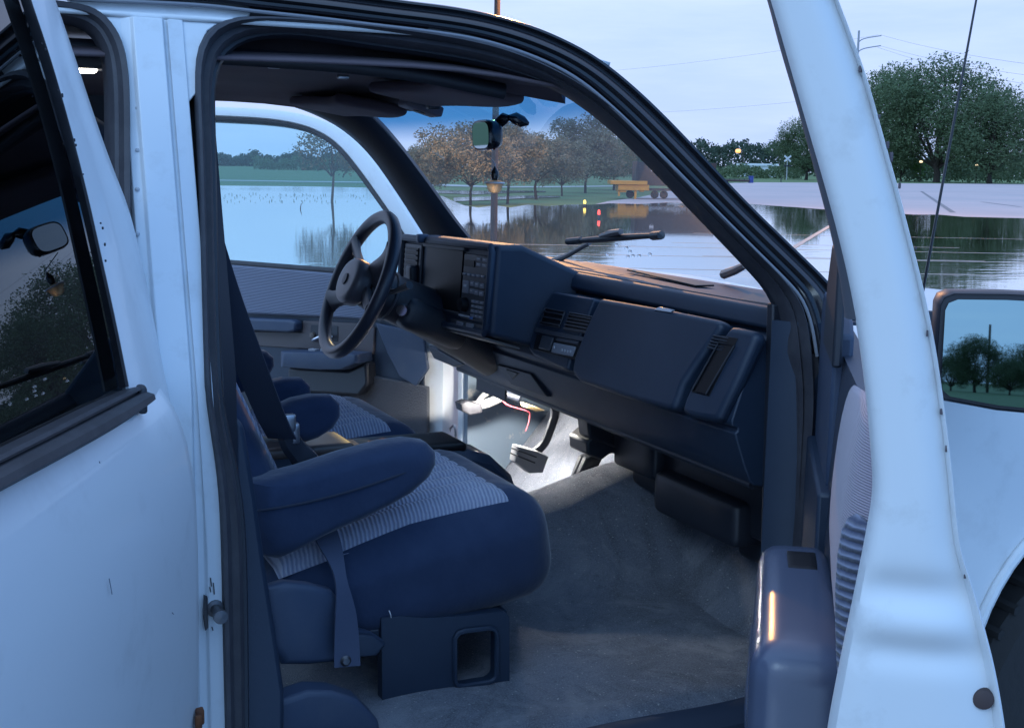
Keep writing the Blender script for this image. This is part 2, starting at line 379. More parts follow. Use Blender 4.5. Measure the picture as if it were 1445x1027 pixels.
# headliner trim ridge along the near rail with its two fixing clips
part('headliner_rail', tube(smooth([V((-.6,-.60,1.712)), V((0,-.60,1.712)), V((.35,-.59,1.706)), V((.58,-.56,1.676))]), .014, 8, flat=.5), PLAST_D)
for px, py in ((387,94),(484,109)):
    c = pl(px, py, (0, 0, 1.702), (0, 0, 1)); part('trim_clip', rbox(c, (.011,.006,.004), .003, 4), STEEL)
far = [V((-1.9,.80,.5)), V((.10,.80,.5)), V((.10,.80,1.22)), V((.10,.66,1.74)), V((-1.9,.66,1.74))]
part('far_cab_side', prism(far, (0,.05,0)), PLAST_D)
part('rear_cab_wall', prism([V((-1.9,-.8,.5)), V((-1.9,.8,.5)), V((-1.9,.66,1.74)), V((-1.9,-.66,1.74))], (-.04,0,0)), PLAST_D)
part('rear_bench', merge(rbox((-1.0,0,.82), (.28,.66,.12), .07, 8), rbox((-1.38,0,1.15), (.12,.66,.36), .08, 8)), VELOUR)
# dome lamp in the rear headliner
dc = pl(117, 88, (0,0,1.705), (0,0,1))
dl = part('dome_lamp', rbox(dc, (.05,.045,.012), .008, 6), mat('lamp_bezel', (.3,.3,.32), .5))
obj('lamp_lens', rbox(dc-V((0,0,.010)), (.022,.018,.008), .006, 5), mat('lit_lens', (.9,.88,.8), .4, emit=((1,.93,.78), 14)), dl)

# ---- windshield (curved sheet), header, far pillar
def wsp(u, v, o=0):        # u -1..1 across, v 0 bottom..1 top
    y0, y1 = .80*u, .64*u
    xb = 1.375-.24*u*u; xt = .765-.075*u*u
    return V((xb+(xt-xb)*v+o, y0+(y1-y0)*v, 1.275+(1.705-1.275)*v + .012*math.sin(math.pi*v)))
ws = part('windshield', sheet(lambda a, b: wsp(2*a-1, b), 30, 16), WS)
INNER = [(712,95),(750,107),(782,122),(826,149),(866,184),(913,230),(955,279),(1013,338),(1057,383),(1088,412),(1108,440),(1110,472)]
OUTER = [(690,84),(738,100),(788,122),(846,160),(897,205),(953,262),(1013,325),(1062,378),(1094,412),(1108,450),(1114,480),(1117,520)]
A, B = px_pairs(OUTER, INNER, lambda x, y: side(x, y, -.045), lambda x, y: side(x, y, -.105), 60)
part('a_pillar_trim', band(A, B, (-.5,-.7,0), [(0,0),(.15,.008),(.5,.014),(.85,.010),(1,-.004)], .03), PLAST)
FI = [(505,150),(527,165),(560,203),(600,256),(640,312),(660,336)]
FO = [(410,150),(440,160),(480,180),(520,215),(560,272),(600,335)]
A, B = px_pairs(FI, FO, lambda x, y: lside(x, y, -.075), lambda x, y: lside(x, y, .0), 40)
part('far_pillar_trim', band(A, B, (-.6,-.7,0), [(0,-.01),(.2,.012),(.5,.022),(.8,.016),(1,0)], .04), PLAST_D)
# header strip above the glass
part('windshield_header', loft([[V((.70-.07*u*u, .66*u, 1.735)), V((.60-.07*u*u, .66*u, 1.712)), V((.655-.075*u*u, .655*u, 1.690)), V((.715-.075*u*u, .65*u, 1.686)), V((.775-.075*u*u, .65*u, 1.70)), V((.77-.07*u*u, .66*u, 1.74))] for u in [-1+i/10 for i in range(21)]]), HEADL)
# sun visors folded up under the header
VISM = mat('visor_fabric', (.17,.14,.165), .95, bump=(160,.3,.002), vary=(4,.4,(.12,.10,.12)))
def vdef(p, h):
    x, y, z = p; return (x - .022*(y/h[1])**2, y*(1-.10*max(0, -x/h[0])), z + .006*math.sin(y*9))
part('sun_visor', rbox(V((.575,.345,1.680)), (.085,.235,.012), .0115, 10, Matrix.Rotation(R(9), 3, 'Y'), vdef), VISM)
part('sun_visor', rbox(V((.585,-.275,1.684)), (.085,.235,.012), .0115, 10, Matrix.Rotation(R(9), 3, 'Y'), vdef), VISM)
for y in (.10, -.03): part('visor_clip', rbox(V((.645,y,1.674)), (.014,.010,.010), .004, 5), PLAST_D)
co = part('overhead_lamp', rbox(V((.640,.035,1.672)), (.045,.032,.012), .006, 6, Matrix.Rotation(R(16), 3, 'Y')), mat('grey_lamp_housing', (.30,.28,.32), .6))
obj('lamp_socket', lathe([(0,-.004),(.014,-.003),(.016,.0),(.016,.012)], V((.636,.033,1.662)), (.28,0,1), 20), PLAST_D, co)

# ---- rear view mirror on its two-lobed arm
mc = V(onX(681,191,.755))
def mirror_ring(w, h, o, n=28):
    r = []
    for k in range(n):
        a = 2*math.pi*k/n; cx, cz = math.cos(a), math.sin(a)
        r.append((w*math.copysign(abs(cx)**.55, cx), o, h*math.copysign(abs(cz)**.6, cz)))
    return r
MN = V((-.99,.05,-.05)).normalized()   # way the mirror faces
ms = V((0,0,1)).cross(MN).normalized(); mu_ = MN.cross(ms)
def mloc(p): return mc + ms*p[0] - MN*p[1] + mu_*p[2]
hw, hh = .058, .033
mirh = part('rear_view_mirror', loft([[mloc(p) for p in mirror_ring(hw*s, hh*s, o)] for o, s in ((-.003,.94),(-.004,1.0),(.002,1.04),(.018,1.0),(.030,.82),(.036,.5))]), GLOSSBLK)
obj('mirror_glass', loft([[mloc(p) for p in mirror_ring(hw*.90, hh*.88, o)] for o in (-.0055,-.001)]), mat('dim_mirror_silver', (.30,.38,.43), .02, metal=1), mirh)
a0 = mloc((0,.03,.012)); a1 = onX(718,166,.80); a2 = onX(746,175,.845)
def lobes(P, rr): return tube(P, rr, 10)
obj('mirror_arm', merge(lobes([a0, a0.lerp(a1,.3)+V((0,0,.006)), a0.lerp(a1,.7)+V((0,0,.006)), a1], [.008,.013,.0135,.006]), lobes([a1, a1.lerp(a2,.3)+V((0,0,.003)), a1.lerp(a2,.7), a2], [.006,.0135,.013,.004])), GLOSSBLK, mirh)
# red cord knotted round the mirror stem
obj('red_cord', tube(smooth([onX(695,188,.78), onX(701,192,.778), onX(696,199,.78), onX(701,205,.778), onX(697,210,.765)]), .0035, 6), mat('dark_red_cord', (.18,.02,.02), .8), mirh)

# ---- cowl, hood, near fender, wheel
def hoodz(x, y): return 1.228 - .014*(abs(y)/.90)**3 - .05*max(0, x-1.45)
part('hood', sheet(lambda u, v: (1.40+1.15*u, -.90+1.8*v, hoodz(1.40+1.15*u, -.90+1.8*v)), 16, 18), PAINT, thick=.008)
part('cowl_panel', sheet(lambda u, v: (1.26+.16*u, -.80+1.6*v, 1.235+.01*u), 4, 10), PLAST_D, thick=.006)
def arch(n=28):
    out = []
    for k in range(n+1):
        a = math.pi*k/n; out.append(V((1.86-.44*math.cos(a), 0, .50+.43*math.sin(a)**.9)))
    return out
ar = [p for p in arch()]
fpoly = [V((1.10,0,.45)), V((1.42,0,.45))] + ar[1:-1] + [V((2.30,0,.45)), V((2.55,0,.45)), V((2.55,0,1.12)), V((2.30,0,1.155)), V((1.40,0,1.20)), V((1.10,0,1.215))]
fr = []
part('front_fender', prism([p+V((0,-.93,0)) for p in fpoly], (0,.05,0)), PAINT, bevel=.012, seg=3)
part('fender_top', loft([[V((x, -.935, hoodz(x,.9)-.06)), V((x, -.925, hoodz(x,.9)-.025)), V((x, -.90, hoodz(x,.9)-.003)), V((x, -.86, hoodz(x,.9)+.004)), V((x, -.86, hoodz(x,.9)-.08)), V((x, -.90, hoodz(x,.9)-.08))] for x in (1.10,1.3,1.6,1.9,2.2,2.55)]), PAINT)
part('wheel_arch_lip', tube([p+V((0,-.936,0)) for p in ar], .011, 8), PAINT)
part('wheel_well', merge(loft([[V((1.86+.45*math.cos(a), y, .50+.44*math.sin(a))) for a in [math.pi*k/16 for k in range(17)]] for y in (-.90,-.50)], caps=False, closed=False), prism([V((1.40,-.5,.2)), V((2.32,-.5,.2)), V((2.32,-.5,.95)), V((1.40,-.5,.95))], (0,.02,0))), PLAST_D)
def ty(r, h): return (r, h)
wh = part('front_wheel', lathe([(.20,-.10),(.36,-.115),(.39,-.09),(.395,0),(.39,.09),(.36,.115),(.20,.10)], (1.86,-.80,.395), (0,1,0), 40), TYRE)
obj('rim', lathe([(0,-.03),(.10,-.04),(.16,-.07),(.20,-.105),(.205,-.09),(.205,.09)], (1.86,-.80,.395), (0,1,0), 32), STEEL, wh)
lug = merge(*[tube([V((1.86+.385*math.cos(a), -.90, .395+.385*math.sin(a))), V((1.86+.402*math.cos(a), -.80, .395+.402*math.sin(a))), V((1.86+.385*math.cos(a+.06), -.70, .395+.385*math.sin(a+.06)))], .012, 6) for a in [2*math.pi*k/40 for k in range(40)]])
obj('tyre_tread', lug, TYRE, wh)
# the rest of the body: far fender and wheel, and the load-bed side behind the cab
for o in (bpy.data.objects['front_fender'], bpy.data.objects['fender_top'], bpy.data.objects['front_wheel'], bpy.data.objects['rim'], bpy.data.objects['tyre_tread']):
    q = o.copy(); COL.objects.link(q)
    if o.parent == truck: q.scale = (1,-1,1); lastw = q
    else: q.parent = lastw
bedp = [V((-1.12,-.93,.48)), V((-2.05,-.93,.48))] + [V((-2.48+.43*math.cos(a), -.93, .50+.43*math.sin(a))) for a in [math.pi*k/14 for k in range(1, 14)]] + [V((-2.92,-.93,.48)), V((-3.5,-.93,.55)), V((-3.5,-.93,1.22)), V((-1.12,-.93,1.22))]
part('bed_side', prism(bedp, (0,.05,0)), PAINT, bevel=.012, seg=3)
rw_ = part('rear_wheel', lathe([(.20,-.10),(.36,-.115),(.39,-.09),(.395,0),(.39,.09),(.36,.115),(.20,.10)], (-2.48,-.80,.395), (0,1,0), 40), TYRE)
obj('rim', lathe([(0,-.03),(.10,-.04),(.16,-.07),(.20,-.105),(.205,-.09),(.205,.09)], (-2.48,-.80,.395), (0,1,0), 32), STEEL, rw_)
# whip aerial on the fender
b0 = V((1.36,-.80,1.215)); t0 = onY(1385,-40,-.83)
ant = part('radio_antenna', tube([b0, b0.lerp(t0,.5), t0], [.0032,.0026,.002], 8), GLOSSBLK)
obj('antenna_base', lathe([(.022,0),(.02,.012),(.012,.02),(.006,.045),(0,.046)], b0, (-.03,0,1), 16), PLAST_D, ant)
# wipers on the glass
def wsx(px, py, o=.012):     # sight on to the outside of the glass
    best = None; d = ray(px, py)
    for i in range(400):
        p = CAM + d*(2.0+i*.006); v = (p.z-1.275)/.43
        if not -.3 < v < 1.3: continue
        w = p.y/(.80-.16*v); x = 1.375-.24*w*w + (.765-.075*w*w-1.375+.24*w*w)*v
        e = p.x-o-x
        if best is None or abs(e) < best[0]: best = (abs(e), p)
    return best[1]
bl = [wsx(800,341), wsx(840,338), wsx(880,335), wsx(932,332)]
wip = part('windshield_wiper', merge(tube(bl, [.005,.009,.009,.006], 8), tube([wsx(801,341), wsx(820,339)], .010, 8), tube([wsx(921,333), wsx(933,332)], .011, 8)), RUBBER)
obj('wiper_arm', merge(tube([wsx(776,371,.02), wsx(800,361,.02), wsx(832,343,.022)], [.011,.008,.006], 8), tube([wsx(848,334,.02), wsx(862,330,.022), wsx(876,327,.02)], [.008,.011,.008], 8)), mat('weathered_wiper_metal', (.10,.085,.085), .5), wip)
w2 = part('windshield_wiper', tube([wsx(1022,387), wsx(1036,382), wsx(1052,374)], [.012,.011,.008], 8), mat('weathered_arm_paint', (.30,.22,.20), .5))
w2b = part('cowl_nozzle', rbox(V((1.33,-.78,1.262)), (.035,.02,.014), .008, 5), PLAST_D)
# rain specks on the glass
dr = []
for px, py in ((857,359),(884,350),(889,355),(893,361),(902,361),(917,359),(870,346),(886,362)):
    dr.append(rbox(wsx(px, py, -.002), (.0045,.0045,.004), .003, 3))
WDROP = mat('water_drop', (1,1,1), .02); WDROP.node_tree.nodes['Principled BSDF'].inputs['Transmission Weight'].default_value = 1; WDROP.node_tree.nodes['Principled BSDF'].inputs['IOR'].default_value = 1.33
for g in dr: part('water_drop', g, WDROP)
# ================================================================== NEAR FRONT DOOR (hinged at the A pillar, about 54 degrees open)
H = V((1.10,-.90,0)); _a = R(54.4); DD = V((-math.cos(_a), -math.sin(_a), 0)); DN = V((-math.sin(_a), math.cos(_a), 0))
def dw(s, t, z): return H + DD*s + DN*t + V((0,0,z))
def edge(px, py, s=1.12): return pl(px, py, H+DD*s, DD)
EL = [(1076,-40),(1089,0),(1112,80),(1138,170),(1166,265),(1186,340),(1200,400),(1213,470),(1225,560),(1232,640),(1236,700),(1226,760),(1208,850),(1191,930),(1172,1027),(1165,1080)]
ER = [(1168,-40),(1183,0),(1206,60),(1227,120),(1246,190),(1266,260),(1284,330),(1302,400),(1319,480),(1331,560),(1341,640),(1349,720),(1354,762),(1359,786),(1374,830),(1391,890),(1406,950),(1419,1027),(1424,1080)]
A, B = px_pairs(EL, ER, edge, edge, 200)
def swage(p):     # two soft pressed steps across the latch edge
    return -.007*math.exp(-((p.z-1.150)/.018)**2) - .005*math.exp(-((p.z-1.088)/.015)**2) + .003*math.exp(-((p.z-1.118)/.016)**2)
rg = []
for a, b in zip(A, B):
    r = [a.lerp(b, s) + DD*(h + swage(a.lerp(b, s))*min(1, min(s, 1-s)*7)) for s, h in ((0,-.012),(.03,.0),(.09,.005),(.2,.007),(.3,.008),(.42,.009),(.55,.010),(.65,.009),(.75,.007),(.88,.001),(.94,-.004),(.965,.004),(.985,.006),(1,0))]
    rg.append(r + [b-DD*.03, a-DD*.03])
fdoor = part('front_door', loft(rg), PAINT_IN)
ETZ = sorted([((edge(x, y)-H).dot(DN), edge(x, y).z) for x, y in ER], key=lambda q: q[1])
def edge_t(z):
    for (a, b), (c, d) in zip(ETZ, ETZ[1:]):
        if z <= d: return a+(c-a)*max(0, (z-b))/(d-b)
    return ETZ[-1][0]
def dpart(name, g, m, **k): return obj(name, g, m, fdoor, **k)
# outer skin and inner shell running forward to the hinges
zs = [.45,.6,.75,.9,1.0,1.06,1.12,1.18,1.22,1.25,1.272]
def outer_t(z): return (edge_t(max(1.0, z))+.006) + .03*max(0, (.8-z)/.35)
dpart('outer_skin', loft([[dw(s, outer_t(z), z) for z in zs] + [dw(s, outer_t(z)+.012, z) for z in reversed(zs)] for s in (.02,.3,.6,.9,1.100)]), PAINT)
dpart('inner_shell', loft([[dw(s, t, z) for t, z in ((-.03,.45),(.030,.45),(.038,1.0),(.028,1.18),(.022,1.27),(-.03,1.272))] for s in (.03,.4,.8,1.09)]), PLAST)
# glass run in the frame and the window frame's front leg / top rail
gr = [(1070,-40),(1084,0),(1099,60),(1126,150),(1153,250),(1174,330),(1187,395),(1194,450)]
grr = [(1078,-40),(1091,0),(1114,80),(1140,170),(1168,265),(1188,340),(1202,400),(1210,450)]
A, B = px_pairs(gr, grr, lambda x, y: edge(x, y, 1.085), lambda x, y: edge(x, y, 1.105), 40)
dpart('glass_run', band(A, B, DD, [(0,-.004),(.3,.004),(.7,.004),(1,0)], .02), mat('glass_run_felt', (.075,.08,.10), .7))
# latch bumper
c = edge(1387, 985) + DD*.003
dpart('edge_bumper', lathe([(0,.002),(.007,.0018),(.0095,.001),(.0105,-.002),(.0105,-.01)], c, DD, 20), mat('dark_plug', (.045,.028,.028), .6))
# chips of primer along the outboard lip
ch = []
for px, py, s in ((1224,98,.006),(1250,165,.004),(1262,205,.005),(1267,222,.006),(1279,262,.004),(1302,350,.003),(1318,470,.003),(1338,580,.005),(1345,632,.003),(1368,812,.003)):
    c = edge(px-(10 if py < 640 else 7), py) + DD*.002; s *= .7
    ch.append(rbox(c, (s*.4*rnd.uniform(.6,1.2), s*.5, s*rnd.uniform(.6,1.6)), s*.3, 3))
PRIMER = mat('exposed_primer', (.10,.085,.10), .8)
for g in ch: dpart('paint_chip', g, PRIMER)
# mirror sail and door-front trim in slate plastic
sail = [(.02,1.06),(.40,1.06),(.40,1.30),(.36,1.32),(.25,1.335),(.06,1.335),(.02,1.30)]
dpart('sail_trim', prism([dw(s, .008, z) for s, z in sail], DN*.030), PLAST_L, bevel=.006)
dpart('mirror_patch', prism([dw(s, .028, z) for s, z in ((.20,1.26),(.46,1.26),(.46,1.43),(.30,1.43),(.22,1.36))], DN*.014), PLAST_D, bevel=.004)
dpart('front_trim', prism([dw(s, .024, z) for s, z in ((.02,.55),(.45,.55),(.45,1.07),(.02,1.07))], DN*.028), PLAST, bevel=.006)
# cloth bolster, thick and rounded
pr3 = [(.020,1.20),(.045,1.20),(.0605,1.19),(.063,1.12),(.057,1.05),(.05,.985),(.020,.98)]
pr = [(.020,1.335),(.038,1.338),(.052,1.315),(.063,1.26),(.070,1.19),(.071,1.12),(.064,1.05),(.05,.985),(.020,.98)]
ring = []
pr = [(.020,1.315),(.031,1.317),(.044,1.295),(.055,1.245),(.062,1.18),(.063,1.11),(.057,1.05),(.044,.985),(.020,.98)]
for i, s in enumerate([.50,.52,.56,.62,.7,.8,.9,1.0,1.03,1.045,1.055]):
    e = min(1, ((s-.495)/.08))**.5 if s < .6 else min(1, ((1.058-s)/.07))**.5
    q = .62+.38*min(1, (s-.5)/.5)
    ring.append([dw(s, .018+(t*q-.018)*e, 1.16+(z-1.16)*(.72+.28*e) - max(0, 1.0-s)*.13*(z > 1.1)) for t, z in pr])
dpart('cloth_insert', loft(ring), DOORC, sub=1)
er = [[dw(s, .018+(t+.0025-.018)*k, 1.16+(z-1.16)*(.74+.28*k)) for t, z in pr3] for s, k in ((1.030,.93),(1.034,.95),(1.045,.90),(1.056,.68),(1.066,.35),(1.072,.1))]
dpart('insert_edge', loft(er), DOORC3, sub=1)
pr2 = [(t+.004, 1.16+(z-1.16)*1.02) for t, z in pr]
# armrest with pull cup
def armd(p, h):
    x, y, z = p; k = .5+.5*x/h[0]
    return (x, y*(.82+.18*k), z*(1-.10*(1-k)))
Mr = Matrix((DD, DN, V((0,0,1)))).transposed()
arm = dpart('armrest', rbox(dw(.735,.083,.945), (.235,.062,.072), .036, 14, Mr, armd), mat('satin_armrest_vinyl', (.070,.085,.135), .25, bump=(420,.12,.001)))
dpart('pull_cup', rbox(dw(.60,.076,1.010), (.040,.020,.003), .003, 6, Mr), SCREEN)
dpart('armrest_lower', rbox(dw(.735,.072,.84), (.24,.056,.075), .03, 10, Mr), PLAST_L)
dpart('armrest_seam', tube(smooth([dw(.97,.05,.892), dw(.977,.09,.892), dw(.968,.128,.892), dw(.90,.142,.892), dw(.55,.135,.892)]), .006, 8), PLAST_L)
dpart('map_pocket', rbox(dw(.70,.062,.66), (.34,.045,.12), .03, 10, Mr), mat('pocket_carpet', (.12,.125,.15), .95, bump=(200,.6,.006)))
# outside mirror on the skin
def mp(a, z, s=.14): return dw(s, -.140-a, z)
mo = [(0,1.20),(.004,1.185),(.016,1.175),(.10,1.163),(.20,1.158),(.232,1.165),(.24,1.19),(.24,1.33),(.232,1.345),(.21,1.35),(.10,1.352),(.02,1.350),(.005,1.343),(0,1.33)]
xm = dpart('outside_mirror', loft([[dw(s, -.140-(.12+(a-.12)*k), 1.255+(z-1.255)*k) for a, z in mo] for s, k in ((.185,.985),(.19,1.0),(.18,1.03),(.10,1.0),(.04,.80),(.01,.5))]), PLAST_D, ang=50)
obj('mirror_glass', prism([dw(.181, -.140-(.12+(a-.12)*.93), 1.255+(z-1.255)*.90) + DD*(.011-(z-1.255)*.07) for a, z in mo], DD*.003), mat('side_mirror_silver', (.21,.30,.33), .012, metal=1), fdoor, smooth_=False)
obj('mirror_stalk', merge(tube([dw(.09,-.03,1.25), dw(.10,-.15,1.25)], .028, 10)), GLOSSBLK, fdoor)

# ================================================================== NEAR REAR DOOR (hinged at the B pillar, about 65 degrees open)
RD = V((-.42,-.907,0)).normalized(); RN = V((-RD.y, RD.x, 0)); RH = V((-.03,-.90,0))
def rw(s, t, z): return RH + RD*s + RN*t + V((0,0,z))
GN = V((.889,-.392,.243)).normalized()
def rt(z):           # outer skin section of the door
    P = [(.30,-.06),(.50,-.03),(.70,-.006),(.95,.002),(1.08,.0),(1.15,-.008),(1.20,-.020),(1.225,-.034),(1.245,-.046),(1.262,-.055)]
    for (a, b), (c, d) in zip(P, P[1:]):
        if z <= c: return b+(d-b)*(z-a)/(c-a)
    return P[-1][1]
zs = [.30,.40,.50,.60,.70,.80,.90,1.0,1.08,1.12,1.16,1.19,1.21,1.222,1.235,1.248,1.262]
def front_s(z): return .072 + (.0 if z < 1.10 else .02*((z-1.10)/.16)**2)
rg = []
for s in [0,.004,.012,.03,.06,.1,.18,.3,.45,.6,.75,.9,.97]:
    e = -.016*(1-min(1, s/.014))**2
    dent = lambda s, z: .004*math.exp(-((s-.33)/.10)**2-((z-.98)/.05)**2) - .004*math.exp(-((s-.25)/.16)**2-((z-.86)/.07)**2)
    rg.append([rw(front_s(z)+s, rt(z)+e+dent(s, z), z) for z in zs] + [rw(front_s(z)+s, rt(z)-.03, z) for z in reversed(zs)])
rdoor = part('rear_door', loft(rg), PAINT, ang=60)
def rpart(name, g, m, **k): return obj(name, g, m, rdoor, **k)
BP = rw(.09,-.055,1.262)                     # belt point the glass plane passes through
def gp(px, py, o=0.0): return pl(px, py, BP+GN*o, GN)
rpart('inner_panel', loft([[rw(s, t, z) for t, z in ((-.06,.32),(-.13,.32),(-.14,.9),(-.12,1.25),(-.07,1.255))] for s in (.10,.5,.95)]), PLAST)
# window: dark glass, gasket, white frame
gl = [(36,-40),(35,0),(60,60),(85,150),(110,250),(132,350),(153,450),(180,548),(90,596),(0,640),(-120,700),(-330,800),(-330,-40)]
rpart('window_glass', prism([gp(x, y) for x, y in gl], -GN*.004), DARKG, smooth_=False)
A, B = px_pairs([(28,-40),(40,0),(66,75),(92,165),(118,265),(140,365),(160,455),(178,545)], [(20,-40),(32,0),(57,75),(84,165),(111,265),(134,365),(154,455),(172,548)], lambda x, y: gp(x+3, y, .016), lambda x, y: gp(x, y, .004), 60)
rpart('window_gasket', band(A, B, GN, [(0,0),(.25,.003),(.6,.003),(1,0)], .003), RUBBER)
# torn bits of gasket
tb = []
for px, py in ((63,62),(68,70),(86,128),(92,135),(109,198),(111,205),(121,246),(146,315),(149,322),(152,345),(153,368)):
    tb.append(rbox(gp(px-4, py, .016), (.0012,.0014*rnd.uniform(.6,1.4),.0017*rnd.uniform(.5,1.8)), .0008, 3))
for g in tb: rpart('torn_gasket', g, RUBBER)
FLx = [(28,-40),(40,0),(66,75),(92,165),(118,265),(140,365),(160,455),(180,548),(196,580)]
FRx = [(58,-40),(74,0),(100,75),(130,165),(158,240),(184,300),(205,390),(222,480),(240,570),(246,600)]
A, B = px_pairs(FLx, FRx, lambda x, y: gp(x, y, .004), lambda x, y: gp(x, y, -.012), 60)
rpart('window_frame', band(A, B, GN, [(0,0),(.06,.004),(.3,.010),(.6,.012),(.85,.008),(1,-.004)], .007), PAINT)
# belt moulding
A, B = px_pairs([(-330,800),(-120,697),(0,636),(60,607),(120,577),(160,558),(190,546)], [(-330,868),(-120,757),(0,692),(70,655),(130,622),(170,598),(203,573)], lambda x, y: gp(x, y, .014), lambda x, y: gp(x, y, .022), 50)
rpart('belt_moulding', band(A, B, GN, [(0,0),(.05,.008),(.18,.010),(.22,.002),(.30,.002),(.36,.012),(.55,.019),(.8,.018),(.95,.009),(1,0)], .02), RUBBER)
c = gp(200,563,.018); rpart('moulding_end', rbox(c, (.006,.012,.018), .005, 5), RUBBER)
# damage on the lower front edge
rs = []
for px, py, s in ((282,1010,.012),(280,1018,.010),(284,1003,.006)): rs.append(rbox(pl(px, py, rw(.07,.004,0), RN), (s*.5,s*.5,s), s*.3, 4))
for g in rs: rpart('rust_patch', g, RUST)
rs = [tube([pl(a, b, rw(.07,.003,0), RN), pl(c, d, rw(.07,.003,0), RN)], .0006, 5) for a, b, c, d in ((154,816,158,838),(140,651,141,653),(243,864,245,866))]
SCR = mat('scratch_grey', (.22,.24,.28), .8)
for g in rs: rpart('door_scratch', g, SCR)

# ================================================================== FAR (DRIVER'S) DOOR, standing open about 59 degrees
LH = V((1.06,.95,0)); LD = V((-.52,.854,0)).normalized(); LN = V((-LD.y*1, LD.x, 0)); LN = V((-.854,-.52,0)).normalized()
def lw(s, t, z): return LH + LD*s + LN*t + V((0,0,z))
ZB = 1.195
ldoor = part('driver_door', loft([[lw(s, t, z) for t, z in ((-.10,.40),(.0,.40),(.0,ZB-.01),(-.03,ZB+.004),(-.10,ZB-.01))] for s in (.0,.5,1.12)]), PAINT_IN)
def lpart(name, g, m, **k): return obj(name, g, m, ldoor, **k)
def lp(px, py, t=0.0): return pl(px, py, lw(0,t,0), LN)
TN = (LN + V((0,0,.30))).normalized()          # window part leans in with the tumblehome
def lg(px, py, t=0.0): return pl(px, py, lw(0,t,ZB), TN)
def lpoly(name, pts, t, d, m, bevel=.006): return lpart(name, prism([lp(x, y, t) for x, y in pts], LN*d), m, bevel=bevel)
lpoly('lower_panel', [(240,430),(600,450),(600,600),(240,620)], .002, .006, PLAST)
lpoly('cloth_insert', [(250,366),(470,384),(590,396),(565,440),(545,452),(430,446),(250,438)], .004, .018, DOORC2, .008)
lpart('belt_strip', tube([lp(240,364,.012), lp(470,382,.012), lp(600,395,.012)], .010, 8), RUBBER)
lpoly('grab_handle', [(345,447),(420,450),(428,453),(428,466),(418,468),(345,464)], .01, .04, PLAST_L, .008)
lpoly('trim_panel', [(345,466),(430,468),(430,452),(520,456),(532,462),(530,500),(430,492),(345,486)], .004, .012, mat('brown_grey_trim', (.085,.07,.075), .5), .004)
lpoly('handle_recess', [(440,458),(478,460),(478,482),(438,478)], .014, .004, PLAST_D, .002)
lpart('door_handle', tube([lp(441,480,.022), lp(455,474,.03), lp(470,476,.028)], .006, 8), CHROME)
lpart('lock_knob', lathe([(0,.014),(.010,.012),(.012,0)], lp(443,473,.014), LN, 14), ORNG)
lpart('window_crank', lathe([(0,.02),(.009,.018),(.012,0)], lp(492,498,.012), LN, 12), CHROME)
pts = [(425,497),(520,500),(531,497),(528,512),(505,520),(430,518)]
am = lpart('armrest', puff([lp(x, y, .01) for x, y in [(418,492),(500,494),(528,496),(529,508),(508,518),(470,518),(418,514)]], LN*.085, .35), PLAST_L)
for px in (443,460,480):
    lpart('window_switch', rbox(lp(px,496,.05)+V((0,0,.004)), (.016,.012,.006), .003, 4, Matrix.Rotation(R(-59), 3, 'Z')), BUTTON)
lpoly('door_pocket', [(420,516),(505,520),(531,508),(533,540),(520,556),(420,548)], .004, .05, PLAST_D, .01)
lpoly('door_carpet', [(240,545),(420,546),(533,530),(607,545),(607,620),(240,640)], .008, .014, mat('door_carpet', (.075,.08,.095), .95, bump=(200,.6,.006)), .004)
lpoly('lower_front_trim', [(533,455),(600,470),(607,520),(590,545),(566,530),(550,500)], .01, .012, PLAST_L, .004)
gpts = [(250,166),(300,167),(380,172),(425,179),(455,190),(480,208),(510,245),(545,290),(585,345),(597,395),(470,382),(250,364)]
lpart('window_glass', prism([lg(x, y) for x, y in gpts], -TN*.004), WG, smooth_=False)
fo = [(240,147),(300,151),(380,154),(430,161),(470,174),(500,194),(530,226),(560,272),(590,320),(625,375)]
fi = [(240,163),(300,165),(380,169),(426,177),(456,189),(481,207),(510,243),(540,285),(566,322),(597,372)]
A, B = px_pairs(fo, fi, lambda x, y: lg(x, y, .012), lambda x, y: lg(x, y, .010), 60)
lpart('window_frame', band(A, B, TN, [(0,0),(.1,.010),(.5,.014),(.9,.010),(1,0)], .03), PAINT_IN)
A, B = px_pairs([(x, y-1) for x, y in fi], [(240,169),(300,171),(380,175),(423,182),(452,194),(476,211),(505,247),(535,289),(561,325),(592,374)], lambda x, y: lg(x, y, .012), lambda x, y: lg(x, y, .004), 60)
lpart('window_gasket', band(A, B, TN, [(0,0),(.5,.006),(1,0)], .02), RUBBER)
# ================================================================== DASHBOARD
prof = [(1.40,1.262),(1.30,1.275),(1.075,1.287),(1.060,1.284),(1.051,1.272),(1.046,1.250),(1.052,1.244),(1.068,1.241),(1.064,1.236),(1.045,1.236),(1.022,1.232),(1.004,1.220),(.992,1.195),(.975,1.145),(.958,1.095),(.953,1.080),(.957,1.070),(.968,1.067),(.968,1.061),(.962,1.057),(.966,1.045),(.985,.995),(1.000,.962),(1.012,.952),(1.030,.950),(1.20,.955),(1.42,1.0)]
ys = [-.782,-.778,-.6,-.3,0,.12,.3,.6,.80]
dash = part('dashboard', loft([[V((x-(.0), y, z)) for x, z in prof] for y in ys]), PLAST, bevel=.003)
def dpc(name, g, m, **k): return obj(name, g, m, dash, **k)
FN = V((-.14,0,.047)).normalized()
def F(px, py, o=0.0): return pl(px, py, V((1.0,0,1.2285))+FN*(.004+o), FN)
def fpoly(name, pts, o, d, m, bevel=.004, **k): return dpc(name, prism([F(x, y, o) for x, y in pts], -FN*d), m, bevel=bevel, **k)
